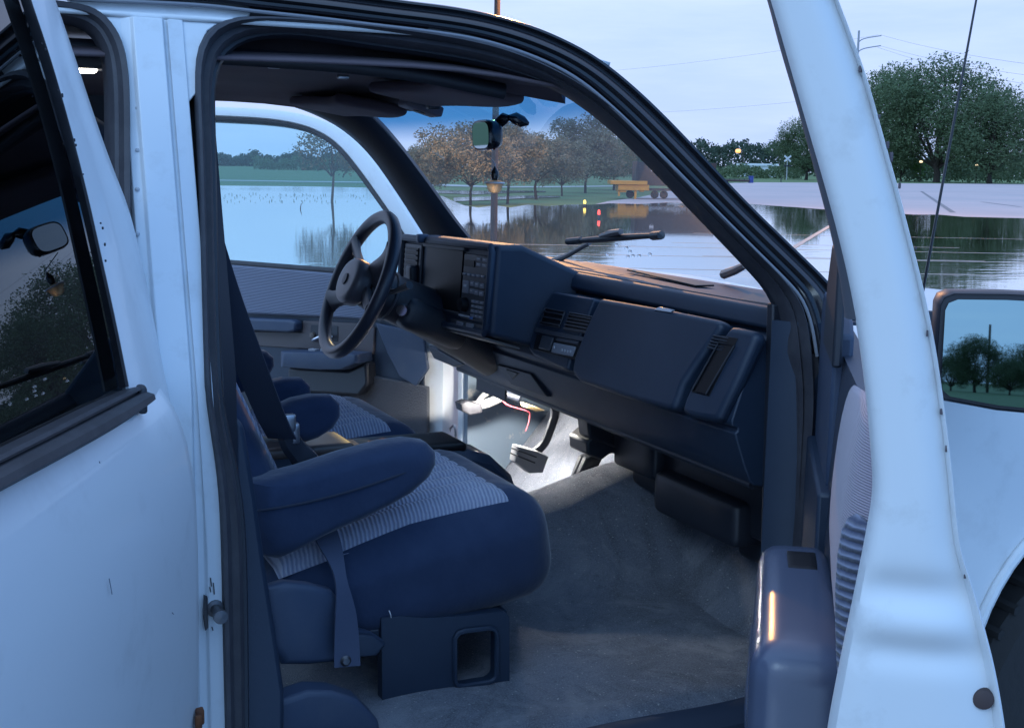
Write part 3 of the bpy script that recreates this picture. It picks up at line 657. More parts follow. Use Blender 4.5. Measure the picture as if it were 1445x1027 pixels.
fpoly('glovebox_door', [(846,420),(940,436),(1010,450),(1019,455),(1015,464),(984,508),(963,540),(954,566),(948,578),(940,577),(880,560),(815,537),(806,526),(809,505),(826,462)], .019, .034, PLAST, .017, seg=5)
fpoly('glovebox_latch', [(922,437),(946,441),(951,437),(930,433)], .0205, .004, mat('latch_chrome_worn', (.42,.46,.52), .3, metal=.6), .001)
fpoly('end_vent_panel', [(1031,459),(1062,466),(1068,472),(1040,535),(1014,588),(1008,594),(972,587),(960,581),(966,562),(976,540),(997,507),(1025,467)], .015, .03, PLAST, .012, seg=4)
fpoly('end_vent_slot', [(1018,473),(1041,477),(1000,559),(976,553)], .0165, .004, SCREEN, .001)
v = []
for k in range(5):
    t = .05+.05*k; a = F(1018,473).lerp(F(976,553), t)+FN*.018; b = F(1041,477).lerp(F(1000,559), t)+FN*.015
    v.append(tube([a.lerp(b,.06), a.lerp(b,.94)], .0022, 6))
v.append(tube([F(1014,484,.018), F(1036,488,.018), F(996,556,.018), F(976,551,.018)], .002, 6, closed=True))
dpc('end_vent_slats', merge(*v), PLAST_D)
fpoly('centre_panel', [(780,411),(838,421),(822,462),(803,508),(800,522),(752,501),(745,492),(758,450)], .009, .03, PLAST, .006, seg=3)
def vent(pts, n, tilt=0):
    fpoly('vent_opening', pts, .011, .004, SCREEN, .001)
    P = [F(x, y, .013) for x, y in pts]; g = []
    for k in range(n):
        t = (k+.5)/n; a = P[0].lerp(P[3], t); b = P[1].lerp(P[2], t); g.append(prism([a, b, b-V((0,0,.0035)), a-V((0,0,.0035))], FN*.005))
    g.append(tube([P[0], P[1], P[2], P[3]], .0018, 6, closed=True)); dpc('vent_slats', merge(*g), BEZEL, bevel=.0005)
vent([(770,435),(797,440),(789,462),(762,457)], 3)
vent([(804,441),(836,447),(828,470),(796,464)], 5)
fpoly('shelf_strip', [(757,462),(826,476),(823,482),(754,468)], .014, .004, BEZEL, .001)
fpoly('ashtray_recess', [(757,471),(820,484),(811,508),(752,493)], .0105, .004, SCREEN, .001)
fpoly('power_outlet_cover', [(765,473),(780,476),(774,495),(759,491)], .015, .006, BEZEL, .002)
fpoly('ashtray_front', [(781,483),(811,489),(806,503),(777,497)], .016, .006, BUTTON, .002)
fpoly('ashtray_lip', [(786,476),(816,482),(814,486),(784,480)], .014, .005, BEZEL, .001)
g = [box(F(x, y, .0165), (.002,.006,.006)) for x, y in ((782,490),(793,494),(797,495),(801,496),(805,496))]
dpc('ashtray_marking', merge(*g), MARK)
# lower hush panel trims
LN0 = V((-.095,0,-.034)).normalized()
def Lp(px, py, o=0.0): return pl(px, py, V((.975,0,1.02))+V((-.96,0,-.28))*(.004+o), V((-.96,0,-.28)))
dpc('lower_cover', prism([Lp(x, y, .003) for x, y in ((700,514),(748,527),(772,560),(722,544))], V((.02,0,0))), PLAST_D, bevel=.003)
dpc('cover_pull', prism([Lp(x, y, .006) for x, y in ((713,521),(731,527),(722,535))], V((.01,0,0))), SCREEN, bevel=.001)
dpc('lower_rim', tube(smooth([V((1.012,y,.953)) for y in (.70,.4,.1,-.2,-.5,-.775)]), .009, 8), PLAST_D)
dpc('hood_release', prism([Lp(x, y, .004) for x, y in ((602,487),(622,497),(652,514),(640,518),(612,506))], V((.02,0,0))), PLAST_D, bevel=.004)
# defroster grille and speaker lid on the top pad
dpc('defroster_grille', prism([V((x, y, 1.2845-.0)) for x, y in ((1.225,.10),(1.245,.10),(1.205,-.33),(1.155,-.33))], (0,0,.004)), SCREEN, bevel=.001)
dpc('speaker_lid', prism([V((x, y, 1.282)) for x, y in ((1.19,-.50),(1.20,-.70),(1.09,-.77),(1.08,-.60))], (0,0,.006)), PLAST_D, bevel=.002)
dpc('pad_groove', tube([V((1.075,y,1.2865)) for y in (.1,-.3,-.77)], .002, 6), PLAST_D)

# ---- instrument pod
TL, TR, BR, BL = V((.81,.62,1.350)), V((.862,.10,1.354)), V((.846,.10,1.131)), V((.796,.62,1.125))
PNn = (TR-TL).cross(BL-TL).normalized()
if PNn.x > 0: PNn = -PNn
def pd(u, v, o=0.0): return TL.lerp(TR, u).lerp(BL.lerp(BR, u), v) + PNn*o
tl2, tr2, br2, bl2 = V((.90,.62,1.352)), V((.930,.10,1.354)), V((.955,.10,1.098)), V((.93,.62,1.09))
body = loft([[TL, TR, BR, BL], [V((.90,.62,1.350)), V((.932,.10,1.353)), V((.956,.10,1.10)), V((.93,.62,1.095))], [V((1.07,.66,1.285)), V((1.075,.055,1.285)), V((1.06,.055,1.08)), V((1.05,.66,1.08))]])
pod = part('instrument_pod', body, PLAST, bevel=.014, seg=4)
def pp(name, g, m, **k): return obj(name, g, m, pod, **k)
def prect(u0, v0, u1, v1, o, d): return prism([pd(u0,v0,o), pd(u1,v0,o), pd(u1,v1,o), pd(u0,v1,o)], -PNn*d)
# raised hood rim round the face
rim = [(.02,.03),(.98,.03),(.985,.5),(.98,.97),(.5,.975),(.02,.97),(.015,.5)]
pp('pod_rim', tube([pd(u, v, .006) for u, v in ((.03,.03),(.5,.025),(.97,.03),(.98,.08),(.982,.5),(.98,.92),(.97,.97),(.5,.975),(.03,.97),(.02,.92),(.018,.5),(.02,.08))], .010, 8, closed=True), PLAST)
pp('gauge_cluster', prect(.30,.11,.69,.80,.004,.004), SCREEN)
for q in (prect(.27,.06,.72,.11,.010,.012), prect(.27,.80,.72,.84,.010,.012)): pp('cluster_surround', q, PLAST_D, bevel=.002)
pp('side_vent_panel', prect(.05,.09,.25,.86,.007,.008), BEZEL, bevel=.003)
pp('side_vent', prect(.08,.14,.22,.48,.010,.004), SCREEN)
pp('side_vent_slats', merge(*[prect(.08, .16+.06*k, .22, .175+.06*k, .015, .008) for k in range(5)]), PLAST_D)
pp('headlamp_knob', rbox(pd(.19,.48,.016), (.012,.02,.03), .008, 5), PLAST_D)
for q in (prect(.06,.76,.15,.84,.012,.006), prect(.16,.74,.24,.86,.014,.006)): pp('switch_block', q, BUTTON, bevel=.002)
rc = prect(.715,.13,.965,.86,.007,.008); pp('radio_panel', rc, BEZEL, bevel=.003)
pp('radio_display', merge(prect(.73,.20,.83,.27,.010,.003)), SCREEN)
bt = []
for j, v in enumerate((.155,.215)):
    for k in range(2): bt.append((.855+.055*k, v, .045, .04))
for k in range(5): bt.append((.725+.046*k, .345, .030, .028))
for j in range(2):
    for k in range(3): bt.append((.81+.048*k, .425+.085*j+.004*k, .036, .055))
bt.append((.735,.43,.055,.14))
for j in range(4):
    for k in range(3): bt.append((.835+.042*k, .63+.052*j, .030, .034))
for u, v, w, h in bt:
    pp('radio_button', prect(u, v, u+w, v+h, .0115, .005), BUTTON, bevel=.001)
    pp('button_marking', prect(u+w*.25, v+h*.3, u+w*.75, v+h*.5, .0122, .0012), MARK)
pp('tuner_knob', lathe([(0,.018),(.016,.016),(.019,.004),(.019,0)], pd(.765,.70,.008), PNn, 20), SCREEN)
pp('tape_slot', merge(prect(.72,.815,.82,.835,.012,.004)), MARK)
pp('dial_light', merge(prect(.835,.82,.86,.845,.0125,.002)), mat('blue_legend', (.10,.22,.55), .5))
pp('lower_plinth', prect(.62,.885,.96,.965,.006,.008), BEZEL, bevel=.003)
for q in (prect(.70,.90,.76,.955,.012,.006), prect(.80,.895,.87,.96,.012,.006)): pp('lighter', q, BUTTON, bevel=.002)
pp('chin_panel', prism([pd(.48,1.02,.0), pd(.97,1.02,.0), pd(1.0,1.12,-.09), pd(.60,1.12,-.09)], (0,0,-.006)), mat('tan_grey_chin', (.12,.115,.115), .55), bevel=.002)
pp('hood_latch_tab', rbox(pd(.285,.015,.016), (.016,.012,.012), .006, 5), PLAST_L)

# ---- steering wheel and column
SW = V((.611,.405,1.237)); _t = R(23)
SY = V((0,1,0)); SUp = V((math.sin(_t),0,math.cos(_t))); SA = V((-math.cos(_t),0,math.sin(_t)))
def sw(r, ph, o=0.0): return SW + SY*(r*math.cos(ph)) + SUp*(r*math.sin(ph)) + SA*o
swh = part('steering_wheel', tube([sw(.186, 2*math.pi*k/64) for k in range(64)], [.0175]*64, 12, closed=True), mat('wheel_vinyl', (.030,.032,.045), .38, bump=(300,.3,.001)))
def spk(ph, sgn):
    g = []
    for a, r0, r1 in ((ph, .055, .180),):
        P = []
        for k in range(7):
            r = r0+(r1-r0)*k/6; P.append(sw(r, ph, -.012+.012*(k/6)))
        g.append(tube(P, [.034,.031,.027,.024,.023,.026,.034], 10, flat=.40))
    return merge(*g)
for ph in (R(34), R(-22), R(146), R(202)): obj('spoke', spk(ph, 1), mat('spoke_grey', (.085,.082,.095), .42) if ph == R(34) else bpy.data.materials['spoke_grey'], swh)
hubp = [sw(r, math.pi*2*k/28, .0) for k in range(28) for r in (.075*(1-.18*abs(math.sin(math.pi*2*k/28))**2),)]
obj('hub_pad', puff([p - SA*.012 for p in hubp], SA*.05, .7), bpy.data.materials['spoke_grey'], swh)
obj('horn_emblem', lathe([(0,.004),(.014,.003),(.016,0)], sw(0,0,.039), SA, 20), PLAST_D, swh)
colm = part('steering_column', merge(tube([sw(0,0,-.02), sw(0,0,-.09), sw(0,0,-.20), V((1.00,.405,1.03))], [.052,.062,.066,.060], 16), rbox(V((.80,.405,1.135)), (.10,.075,.045), .03, 8, Matrix.Rotation(R(24), 3, 'Y'))), PLAST_D)
obj('column_stalk', merge(tube([sw(.03,R(180),-.05), sw(.11,R(172),-.06), sw(.19,R(168),-.06)], [.008,.007,.010], 8), tube([sw(.04,R(20),-.05), sw(.13,R(15),-.06), sw(.20,R(15),-.06)], [.008,.007,.010], 8)), PLAST_D, colm)
obj('ignition_lock', merge(lathe([(0,.02),(.014,.02),(.018,0)], sw(.06,R(200),-.11)+V((0,-.02,0)), V((-.5,-.8,.1)), 16)), CHROME, colm)
obj('column_ring', tube([sw(.064, 2*math.pi*k/32, -.085) for k in range(32)], .004, 6, closed=True), BEZEL, colm)

# ================================================================== FLOOR, TUNNEL, FIREWALL
def floorz(x, y):
    z = .56
    tun = math.exp(-(abs(y-.02)/.24)**2.2)
    z += tun*(.13 + .11*max(0, min(1, (x-.75)/.45)))
    toe = max(0, x-1.20+.05*(y < 0))
    z = max(z, .56 + toe*1.25) if toe > 0 else z
    z += .004*math.sin(x*17+y*9)+.003*math.sin(y*23-x*7)
    if y < -.80: z -= (-.80-y)*.45
    return z
part('floor_carpet', sheet(lambda u, v: ((lambda x, y: (x, y, floorz(x, y)))(-1.9+3.42*u, -.86+1.70*v)), 110, 90), CARPET, thick=.01)
part('door_sill', loft([[V((x, -.895, .50)), V((x, -.885, .535)), V((x, -.86, .548)), V((x, -.835, .556)), V((x, -.82, .553)), V((x, -.82, .50)), V((x, -.895, .45))] for x in (.0,.3,.6,.9,1.08)]), SILL)
part('rocker_panel', prism([V((-1.9,-.885,.36)), V((1.1,-.885,.36)), V((1.1,-.885,.525)), V((-1.9,-.885,.525))], (0,.05,0)), PAINT, bevel=.01)
part('firewall', prism([V((1.50,-.82,.5)), V((1.50,.82,.5)), V((1.46,.82,1.25)), V((1.46,-.82,1.25))], (.03,0,0)), PLAST_D)
part('cowl_side_trim', prism([V((1.04,-.80,.54)), V((1.52,-.80,.54)), V((1.46,-.80,1.27)), V((1.02,-.80,1.30))], (0,.02,0)), PLAST_D, bevel=.004)
part('hinge_pillar', loft([[V((1.02,-.80,z)), V((1.045,-.845,z)), V((1.08,-.868,z)), V((1.16,-.870,z)), V((1.16,-.80,z))] for z in (.45,.8,1.1,1.27)]), PLAST)
# HVAC box and ducts under the dash
hv = part('heater_box', merge(rbox((1.30,-.36,.87), (.14,.30,.10), .02, 6), rbox((1.20,-.12,.885), (.07,.10,.07), .015, 6), rbox((1.30,-.58,.80), (.10,.12,.10), .02, 6)), PLAST_D)
obj('floor_duct', merge(prism([onY(x, y, .10) for x, y in ((802,612),(826,592),(862,600),(862,633),(836,628),(823,638),(803,630))], (0,-.10,0)), prism([onY(x, y, .05) for x, y in ((812,575),(866,595),(866,630),(816,612))], (0,-.06,0))), PLAST_D, hv, bevel=.006)
obj('blower_cover', rbox((1.22,-.40,.80), (.10,.17,.05), .02, 6), PLAST_D, hv)
# ---- driver's footwell
kp = part('kick_panel', loft([[V((1.10,.84,z)), V((1.28,.835,z)), V((1.50,.80,z+.02)), V((1.50,.86,z)), V((1.10,.87,z))] for z in (.50,.75,.90,1.05)]), KICK)
part('far_jamb', loft([[onX(603,y,1.085), onX(609,y,1.09), onX(613,y,1.10), onX(628,y,1.11), onX(642,y,1.125), onX(652,y,1.16), onX(664,y,1.22), onX(600,y,1.20)] for y in (470,520,600,680,740)]), PAINT_IN)
part('door_check_strap', tube(smooth([onX(x, y, 1.095) for x, y in ((640,600),(634,606),(633,640),(638,648),(643,640),(643,605),(640,600))]), .0035, 6), STEEL)
part('far_sill', box((.2,.84,.56), (1.8,.06,.05)), PAINT_IN, bevel=.008)
# pedals
pb = V(onY(745,640,.367)); pv = [onY(x, y, .367) for x, y in ((721,626),(752,634),(764,640),(756,662),(738,662),(717,647))]
bp_ = part('brake_pedal', tube(smooth([onY(752,640,.36), onY(768,628,.355), onY(777,605,.35), onY(786,578,.345), onY(770,545,.345)]), .013, 8, flat=.6), PLAST_D)
obj('pedal_pad', puff([onY(x, y, .385) for x, y in ((722,625),(750,632),(765,640),(757,662),(738,663),(718,647))], (0,-.045,0), .25), mat('pedal_rubber', (.20,.20,.21), .5), bp_)
obj('pad_grooves', merge(*[tube([onY(x0, y0, .338), onY(x1, y1, .338)], .002, 6) for x0, y0, x1, y1 in ((722,632,757,645),(720,639,755,653))]), RUBBER, bp_)
ap = part('accelerator_pedal', puff([onY(x, y, .23) for x, y in ((801,679),(815,642),(824,638),(838,643),(825,668),(808,682))], (0,-.05,0), .3), PLAST_D)
obj('pad_grooves', merge(*[tube([onY(x0, y0, .178), onY(x1, y1, .178)], .0028, 6) for x0, y0, x1, y1 in ((806,679,822,643),(813,678,829,644))]), BEZEL, ap)
kb = part('parking_brake', merge(tube(smooth([onY(655,573,.66), onY(680,572,.64), onY(705,562,.62), onY(718,553,.61)]), .013, 8, flat=.6), tube(smooth([onY(672,572,.67), onY(682,556,.66), onY(700,550,.65)]), .008, 8)), mat('worn_steel', (.40,.39,.38), .45, metal=.4))
obj('pedal_pad', puff([onY(x, y, .68) for x, y in ((641,566),(650,562),(672,566),(672,578),(655,582),(643,576))], (0,-.05,0), .3), RUBBER, kb)
part('loose_wire', tube(smooth([onY(706,557,.55), onY(712,570,.54), onY(730,576,.53), onY(747,580,.52), onY(748,590,.52), onY(742,608,.52)]), .0019, 6), RED)
part('fuse_cover', puff([onY(x, y, .50) for x, y in ((733,566),(750,571),(762,576),(748,578),(735,572))], (0,-.04,0), .3), mat('tan_cover', (.42,.30,.15), .6))
part('brake_bracket', merge(box(onY(772,560,.34)+V((.03,0,.03)), (.05,.06,.10)), tube([onY(690,548,.62), onY(735,562,.56)], .012, 8)), PLAST_D, bevel=.004)
cl = part('courtesy_lamp', merge(box(V((1.020,.48,.932)), (.006,.20,.045)), rbox(V((1.045,.46,.950)), (.030,.022,.012), .006, 5)), PLAST_D)  # thin box is an added plate blocking lamp spill over the floor
lens = obj('lamp_lens', rbox(V((1.045,.46,.937)), (.024,.017,.006), .004, 5), mat('lit_footwell_lens', (.9,.88,.84), .4, emit=((1,.95,.87), 2100)), cl)

# ================================================================== SEATS (built on the near side, copied to the driver's side)
SC = V((.415,-.345,.785)); Ms = Matrix.Rotation(R(-9), 3, 'Y')
def sd(p, h):
    x, y, z = p; fx = x/h[0]
    zz = z - (.018*(fx*fx) if z > 0 else 0)
    w = 1 - .05*max(0, fx)**3 - .07*max(0,-fx)
    zz *= 1 - .28*max(0, -fx)
    if z > 0: zz -= .040*(z/h[2])**1.2*max(0, (abs(y)/h[1]-.72)/.28)**1.5
    return (x, y*w, zz)
seat_base = part('front_seat', merge(rbox(SC, (.290,.262,.118), .080, 18, Ms, sd)), VELOUR)
def seatp(name, g, m, **k): return obj(name, g, m, seat_base, **k)
def ins(u, v):
    x = -.255+.47*u; y = -.226+.452*v
    e = min(1, min(u, 1-u)*9, min(v, 1-v)*10)
    ch = abs(math.sin(math.pi*9*v))**.42
    z = .118 - .018*(x/.29)**2 + .020*e*(.12+.88*ch) - .004 - .036*max(0, (abs(y)/.262-.70)/.30)**1.5
    if x < 0: z -= 0
    if x < 0: z += .011*(-x/.29)
    if u < .02 or u > .98 or v < .015 or v > .985: z -= .014
    zz = z*(1-.28*max(0, -x/.29)) if z > 0 else z
    return SC + Ms @ V((x, y*(1-.05*max(0, x/.29)**3-.07*max(0, -x/.29)), zz))
seatp('cloth_insert', sheet(ins, 120, 84), SEATC)
# reclined backrest
Mb = Matrix.Rotation(R(-24), 3, 'Y'); BCn = V((-.045,-.345,1.245))
seatp('backrest', rbox(BCn, (.085,.255,.40), .075, 14, Mb), VELOUR)
seatp('backrest_insert', rbox(BCn+Mb @ V((.075,0,-.02)), (.018,.175,.33), .016, 10, Mb), SEATC)
seatp('backrest_piping', tube(smooth([BCn+Mb @ V((.088,.235,z)) for z in (-.36,-.1,.2,.36)]), .005, 6), mat('lamplit_piping', (.26,.10,.06), .7))  # orange lamplight along the piping is put into its colour
# riser frame with its window
RY = -.605
def rz(px, py): return onY(px, py, RY)
ro = [rz(x, y) for x, y in ((538,866),(600,872),(660,868),(712,862),(719,870),(719,974),(711,979),(600,1002),(540,1014))]
hole = [rz(x, y) for x, y in ((641,900),(646,892),(655,889),(690,885),(697,887),(700,893),(700,950),(697,957),(690,961),(652,967),(644,965),(641,958))]
def holed(outer, inner, vec, n=64):
    """ring-shaped plate: outer outline with a window"""
    c = sum(inner, V())/len(inner)
    def loop(P):
        P = P+[P[0]]; Q = resample(P, 240)[:-1]
        out = []
        for k in range(n):
            a = 2*math.pi*k/n; best = None
            for q in Q:
                d = q-c; b = math.atan2(d.z, d.x); e = abs((b-a+math.pi) % (2*math.pi)-math.pi)
                if best is None or e < best[0]: best = (e, q)
            out.append(best[1])
        return out
    O, I = loop(outer), loop(inner); vec = V(vec)
    return loft([O, [o+vec for o in O], [i+vec for i in I], I, O], caps=False)
seatp('seat_riser', merge(holed(ro, hole, (0,.03,0)), box((.45,-.12,.62), (.28,.03,.14)), box((.45,-.36,.690), (.28,.46,.02))), PLAST, bevel=.004)
seatp('riser_window_lip', tube([p+V((0,-.004,0)) for p in hole], .005, 6, closed=True), PLAST)
# recliner cover, hinge boss
rcv = [rz(x, y) for x, y in ((372,822),(395,815),(430,818),(462,826),(474,842),(476,880),(520,888),(536,898),(528,915),(500,918),(470,926),(430,930),(392,930),(378,905))]
seatp('recliner_cover', puff([p+V((0,.004,0)) for p in rcv], (0,-.035,0), .6), PLAST_L)
seatp('recliner_lever', puff([p+V((0,-.03,0)) for p in [rz(x, y) for x, y in ((470,880),(515,884),(533,896),(520,912),(478,915)) ]], (0,-.02,0), .6), PLAST)
# armrests
near = [(344,676),(372,672),(420,660),(480,640),(540,624),(575,619),(598,622),(610,634),(611,650),(602,668),(580,688),(550,706),(505,728),(450,752),(405,776),(385,784),(362,780),(348,730)]
seatp('armrest', puff([onY(x, y, -.60)+V((0,.055,0)) for x, y in near], (0,-.10,0), .7, 5), VELOUR)
inb = [(388,574),(412,563),(440,557),(465,557),(477,568),(478,585),(468,602),(446,616),(428,622),(410,618),(395,600)]
seatp('armrest_seam', tube(smooth([onY(352,722,-.640), onY(420,712,-.648), onY(500,692,-.648), onY(580,664,-.644), onY(604,652,-.632)]), .0022, 6), WEB)
seatp('inboard_armrest', puff([onY(x, y, -.12)+V((0,.045,0)) for x, y in inb], (0,-.08,0), .7, 5), VELOUR)
# copies for the driver's side
kids = list(seat_base.children)
ds = seat_base.copy(); COL.objects.link(ds); ds.parent = truck; ds.scale = (1,-1,1)
for c in kids:
    q = c.copy(); COL.objects.link(q); q.parent = ds

# ---- seat belt, retractor, B-pillar inner trim
part('pillar_trim', loft([[V((-.10,yo(z)+.05,z)), V((.008,yo(z)+.052,z)), V((.032,yo(z)+.075,z)), V((.036,yo(z)+.12,z)), V((-.10,yo(z)+.14,z))] for z in (.50,.8,1.1,1.22,1.4,1.6,1.72)]), PLAST_D)
lo_ = [onY(x, y, -.77) for x, y in ((330,585),(345,600),(362,700),(374,790),(388,880),(402,975),(402,1040),(335,1040))]
part('lower_pillar_trim', prism(lo_, (0,.05,0)), VELOUR if 0 else PLAST, bevel=.01)
bl1 = [onY(270,255,-.71), onY(288,330,-.71), onY(320,430,-.69), onY(355,520,-.66), onY(383,590,-.60), onY(398,618,-.56)]
belt = part('seat_belt', strap(resample(smooth(bl1), 24), (.92,-.15,-.35), .052), WEB)
def blp(n, g, m, **k): return obj(n, g, m, belt, **k)
blp('lap_strap', strap(resample(smooth([onY(452,735,-.565), onY(470,778,-.60), onY(480,810,-.635), onY(488,860,-.655), onY(490,940,-.67)]), 20), [V((.95,-.2+.5*math.sin(math.pi*k/19),-.1)) for k in range(20)], [.046-.022*math.exp(-((k-8)/3.5)**2) for k in range(20)]), mat('slate_webbing', (.050,.066,.115), .75, bump=(350,.4,.001)))
blp('belt_tongue', merge(rbox(onY(400,597,-.56), (.022,.006,.016), .005, 5), rbox(onY(410,612,-.55), (.016,.008,.020), .006, 5)), STEEL)
blp('buckle_boot', tube(resample(smooth([onY(402,612,-.55), onY(415,632,-.54), onY(435,655,-.53), onY(455,672,-.52)]), 10), [.018,.022,.023,.022,.024,.026,.026,.024,.022,.016], 8, flat=.6), PLAST_D)
blp('anchor_bolt', lathe([(0,.005),(.006,.0045),(.008,.002),(.010,0)], onY(488,932,-.672), (0,-1,0), 16), DSTEEL)
rb = [(344,990),(352,984),(400,968),(436,956),(470,957),(505,968),(536,998),(542,1060),(350,1060)]
part('retractor_cover', prism([onY(x, y+19, -.72) for x, y in rb], (0,.055,0)), PLAST_L, bevel=.010, seg=3)
part('cover_screw', lathe([(0,.004),(.004,.003),(.006,0)], onY(356,1013,-.722), (-.3,-1,.3), 10), STEEL)
part('wear_thread', tube(smooth([onY(549,861,-.62), onY(551,866,-.622), onY(552,871,-.62)]), .0012, 5), MARK)

# ---- console between the seats
con = part('centre_console', loft([[V((x, -w, z0)), V((x, -w, z1-.02)), V((x, -w+.02, z1)), V((x, w-.02, z1)), V((x, w, z1-.02)), V((x, w, z0))] for x, w, z0, z1 in ((.05,.085,.60,.90),(.30,.085,.60,.915),(.48,.085,.60,.91),(.70,.085,.62,.90),(.78,.08,.64,.875),(.84,.07,.64,.82))]), PLAST)
def cz(x, y, z): return pl(x, y, (0,0,z), (0,0,1))
obj('leather_lid', rbox(V((.33,0,.918)), (.12,.075,.014), .012, 8), ORNG, con)
obj('cup_tray', merge(rbox(V((.60,.0,.900)), (.12,.072,.012), .01, 8)), SCREEN, con)
obj('cup_ring', merge(tube([V((.55+.045*math.cos(a),.0+.045*math.sin(a),.908)) for a in [2*math.pi*k/24 for k in range(24)]], .005, 6, closed=True), tube([V((.665+.045*math.cos(a),.0+.045*math.sin(a),.896)) for a in [2*math.pi*k/24 for k in range(24)]], .005, 6, closed=True), rbox(V((.605,0,.905)), (.012,.07,.004), .003, 4)), PLAST_L, con)

# ================================================================== ORNAMENT hanging from the mirror
orn = tag(empty('hanging_ornament', onX(698,262,.765)), 'tiny dangling lantern charm with pale bowl and dark bead, hung from the inside mirror', 'ornament')
oc = orn.location.copy()
def op(n, g, m): return obj(n, xf(g, Matrix.Translation(-oc)), m, orn)
pxm = (oc-CAM).dot(FW)/FOC
op('cord', tube([mloc((-.02,.012,-.037)), oc+V((0,0,30*pxm)), oc+V((0,0,14*pxm))], .0012, 6), MARK)
op('bead', lathe([(0,0),(.0065,.003),(.0095,.012),(.0085,.020),(.004,.028),(0,.034)], oc+V((0,0,6*pxm)), (0,0,1), 20), mat('dark_glass_bead', (.03,.022,.02), .15))
CREAM = mat('cream_bowl', (.80,.72,.48), .35)
CREAM.node_tree.nodes['Principled BSDF'].inputs['Transmission Weight'].default_value = .75
CREAM.node_tree.nodes['Principled BSDF'].inputs['Roughness'].default_value = .7
op('bowl', lathe([(0,-.017),(.010,-.0155),(.0155,-.009),(.0175,0),(.022,.005),(.020,.008),(.004,.012),(0,.012)], oc, (0,0,1), 24), CREAM)
op('rim', tube([oc+V((.0215*math.cos(a), .0215*math.sin(a), .006)) for a in [2*math.pi*k/24 for k in range(24)]], .002, 6, closed=True), mat('white_enamel', (.8,.8,.8), .3))
# ================================================================== GROUND, WATER
def st(name, g, m, kind='structure', **k): o = obj(name, g, m, None, **k); o['kind'] = kind; return o
HR = V((math.cos(YAW), -math.sin(YAW), 0)); HF = V((math.sin(YAW), math.cos(YAW), 0))
CG = V((CAM.x, CAM.y, 0))
def at(px, D, z=0.0):                     # ground point in the direction of a photo column, D metres away
    d = ray(px, 240); d.z = 0; d.normalize(); p = CG + d*D; p.z = z; return p
GRASS = mat('field_grass', (.085,.150,.050), 1.0, vary=(.05, .8, (.13,.18,.07), (.35,.65)))
LOT = mat('pinkish_concrete', (.52,.40,.385), .85, vary=(.09, .7, (.40,.34,.34), (.4,.65)), bump=(6,.2,.01))
MUD = mat('muddy_bottom', (.085,.068,.045), .9, vary=(.12, .6, (.12,.10,.07)))
LINE = mat('worn_line_paint', (.34,.34,.34), .8, vary=(1.5, .7, (.30,.28,.25), (.45,.6)))
st('ground', ([(-4000,-4000,-.03),(4000,-4000,-.03),(4000,4000,-.03),(-4000,4000,-.03)], [(0,1,2,3)]), GRASS, smooth_=False)
far_lot = [onZ(x, y) for x, y in ((1700,263),(1445,260),(1300,259),(1180,258),(1062,257.5),(1010,259),(950,268),(900,279),(858,284),(838,289))]
st('parking_lot', prism(far_lot+[V((-4,12,0)), V((-60,12,0)), V((-60,-60,0)), V((70,-60,0))], (0,0,-.02)), LOT, smooth_=False)
def wat(name):
    m = bpy.data.materials.new(name); m.use_nodes = True; nt = m.node_tree; nt.nodes.remove(nt.nodes['Principled BSDF'])
    out = nt.nodes['Material Output']; tr = nt.nodes.new('ShaderNodeBsdfTransparent'); tr.inputs[0].default_value = (.60,.52,.40,1)
    df = nt.nodes.new('ShaderNodeBsdfDiffuse'); df.inputs[0].default_value = (.33,.275,.205,1)
    gl = nt.nodes.new('ShaderNodeBsdfGlossy'); gl.inputs['Roughness'].default_value = .03; gl.inputs['Color'].default_value = (.93,.93,.92,1)
    fr = nt.nodes.new('ShaderNodeFresnel'); fr.inputs['IOR'].default_value = 1.40
    tc = nt.nodes.new('ShaderNodeTexCoord'); n1 = nt.nodes.new('ShaderNodeTexNoise'); n1.inputs['Scale'].default_value = 1.6; n1.inputs['Detail'].default_value = 5
    mp = nt.nodes.new('ShaderNodeMapping'); mp.inputs['Rotation'].default_value = (0,0,-YAW); mp.inputs['Scale'].default_value = (.55,1.6,1)
    n2 = nt.nodes.new('ShaderNodeTexNoise'); n2.inputs['Scale'].default_value = .06; n2.inputs['Detail'].default_value = 2
    rp = nt.nodes.new('ShaderNodeValToRGB'); rp.color_ramp.elements[0].position = .38; rp.color_ramp.elements[1].position = .60
    rp.color_ramp.elements[0].color = (.02,.02,.02,1); rp.color_ramp.elements[1].color = (.26,.26,.26,1)
    bp = nt.nodes.new('ShaderNodeBump'); bp.inputs['Distance'].default_value = .02
    L = nt.links.new
    L(tc.outputs['Object'], mp.inputs[0]); L(mp.outputs[0], n1.inputs['Vector']); L(tc.outputs['Object'], n2.inputs['Vector']); L(n2.outputs['Fac'], rp.inputs[0])
    L(n1.outputs['Fac'], bp.inputs['Height']); L(rp.outputs[0], bp.inputs['Strength']); L(bp.outputs[0], gl.inputs['Normal'])
    m1 = nt.nodes.new('ShaderNodeMixShader'); m1.inputs[0].default_value = .72; L(tr.outputs[0], m1.inputs[1]); L(df.outputs[0], m1.inputs[2])
    m2 = nt.nodes.new('ShaderNodeMixShader'); L(fr.outputs[0], m2.inputs[0]); L(m1.outputs[0], m2.inputs[1]); L(gl.outputs[0], m2.inputs[2]); L(m2.outputs[0], out.inputs[0])
    return m
